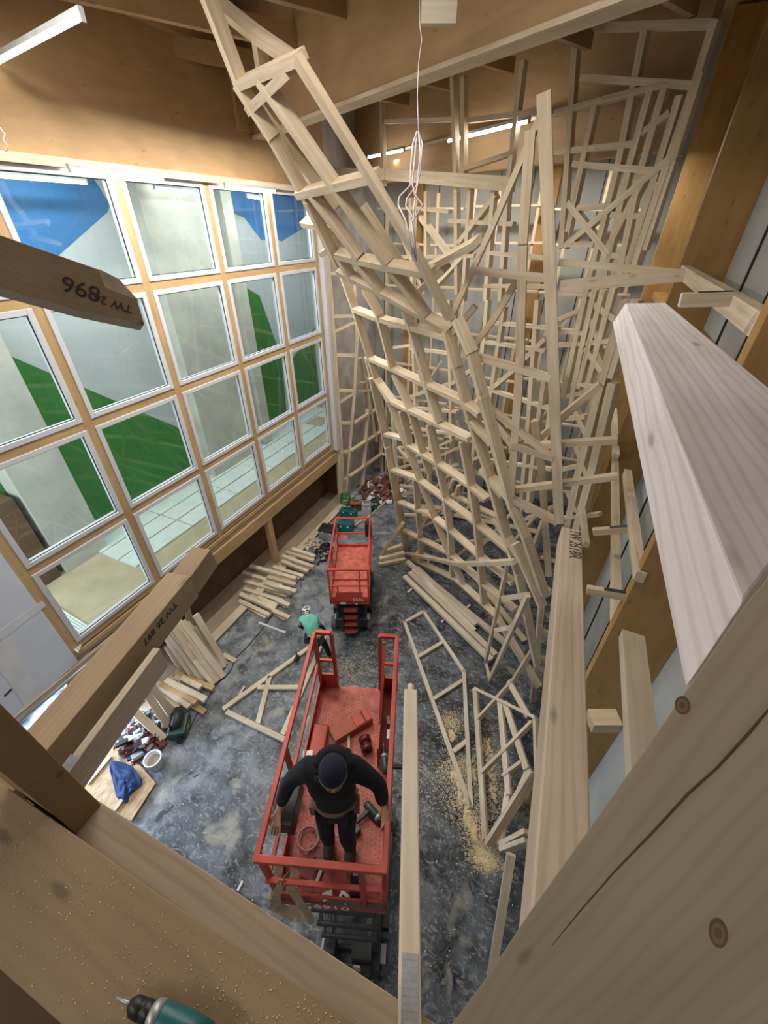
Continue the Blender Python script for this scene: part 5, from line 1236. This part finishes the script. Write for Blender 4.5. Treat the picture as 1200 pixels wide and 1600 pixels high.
# dust on deck board
t = thing('sawdust', 'fine sawdust sprinkled on the broad close board at the lower left', 'sawdust', onz(250, 1450, DZ), kind='stuff'); bm = bmesh.new()
for i in range(700):
    u = random.uniform(0, 560); v = random.uniform(1240+u*.66, min(1680, 1500+u*.9)); p = onz(u, v, DZ+.0008)-t.location; s = random.uniform(.0006, .0022)
    bx(bm, -s, s, -s*.5, s*.5, -.0005, .0008, 0, Matrix.Translation(p) @ Matrix.Rotation(random.uniform(0, 6), 4, 'Z'))
put('grain', bm, SAW, t)
# dark spots on floor
bm = bmesh.new()
for u, v, a, b in ((258, 1268, .16, .05), (248, 1280, .07, .04), (297, 1208, .05, .02), (307, 1212, .06, .02)):
    c = onz(u, v, .002); d = V((math.cos(1.0), math.sin(1.0), 0)); e = V((-d.y, d.x, 0))
    bm.faces.new([bm.verts.new(c+d*a*math.cos(k*.5236)*(1+.2*math.sin(k*2.1))+e*b*math.sin(k*.5236)) for k in range(12)])
tag(put('floor_stain', bm, plain('stain', (.05, .055, .05), .6)), 'dark wet spots on the pale floor near the chipboard', 'stain', kind='stuff')

# ================================================================== HANGING CABLE
bm = bmesh.new(); dC = 3.3
tube(bm, [pd(u, v, dC) for u, v in ((655, -30), (656, 40), (659, 62), (654, 100), (652, 150), (654, 207))], .0045, 6)
for L in ([(652, 205), (645, 225), (642, 260), (641, 290), (624, 308), (622, 320), (634, 345), (645, 398)],
          [(653, 205), (660, 225), (656, 270), (650, 300), (646, 330), (650, 408)],
          [(651, 206), (648, 250), (644, 285), (648, 305), (660, 320), (652, 335), (643, 347), (650, 400)],
          [(654, 206), (657, 240), (651, 290), (636, 310), (634, 322), (645, 340), (648, 402)]):
    tube(bm, [pd(u, v, dC+random.uniform(-.02, .02)) for u, v in L], .0072, 6)
tag(put('hanging_cable', bm, WIREM, smooth=True), 'white cable hanging from the ceiling, bundled in a long loop', 'cable')
tb = thing('junction_block', 'pale square block fixed to the roof beam at the top centre', 'block', pd(686, 8, 3.7))
put('block', bx(bmesh.new(), -.16, .16, -.04, .04, -.12, .12), PINE2, tb); tb.rotation_euler = (0, 0, YAW)
wl = put('hanging_wire', tube(bmesh.new(), [pd(0, 200, 4.2), pd(8, 210, 4.2), pd(5, 218, 4.2), pd(12, 228, 4.2), pd(10, 236, 4.2), pd(0, 232, 4.2)], .006, 6), WIREM, smooth=True)
tag(wl, 'short curl of white wire at the left edge above the windows', 'wire')
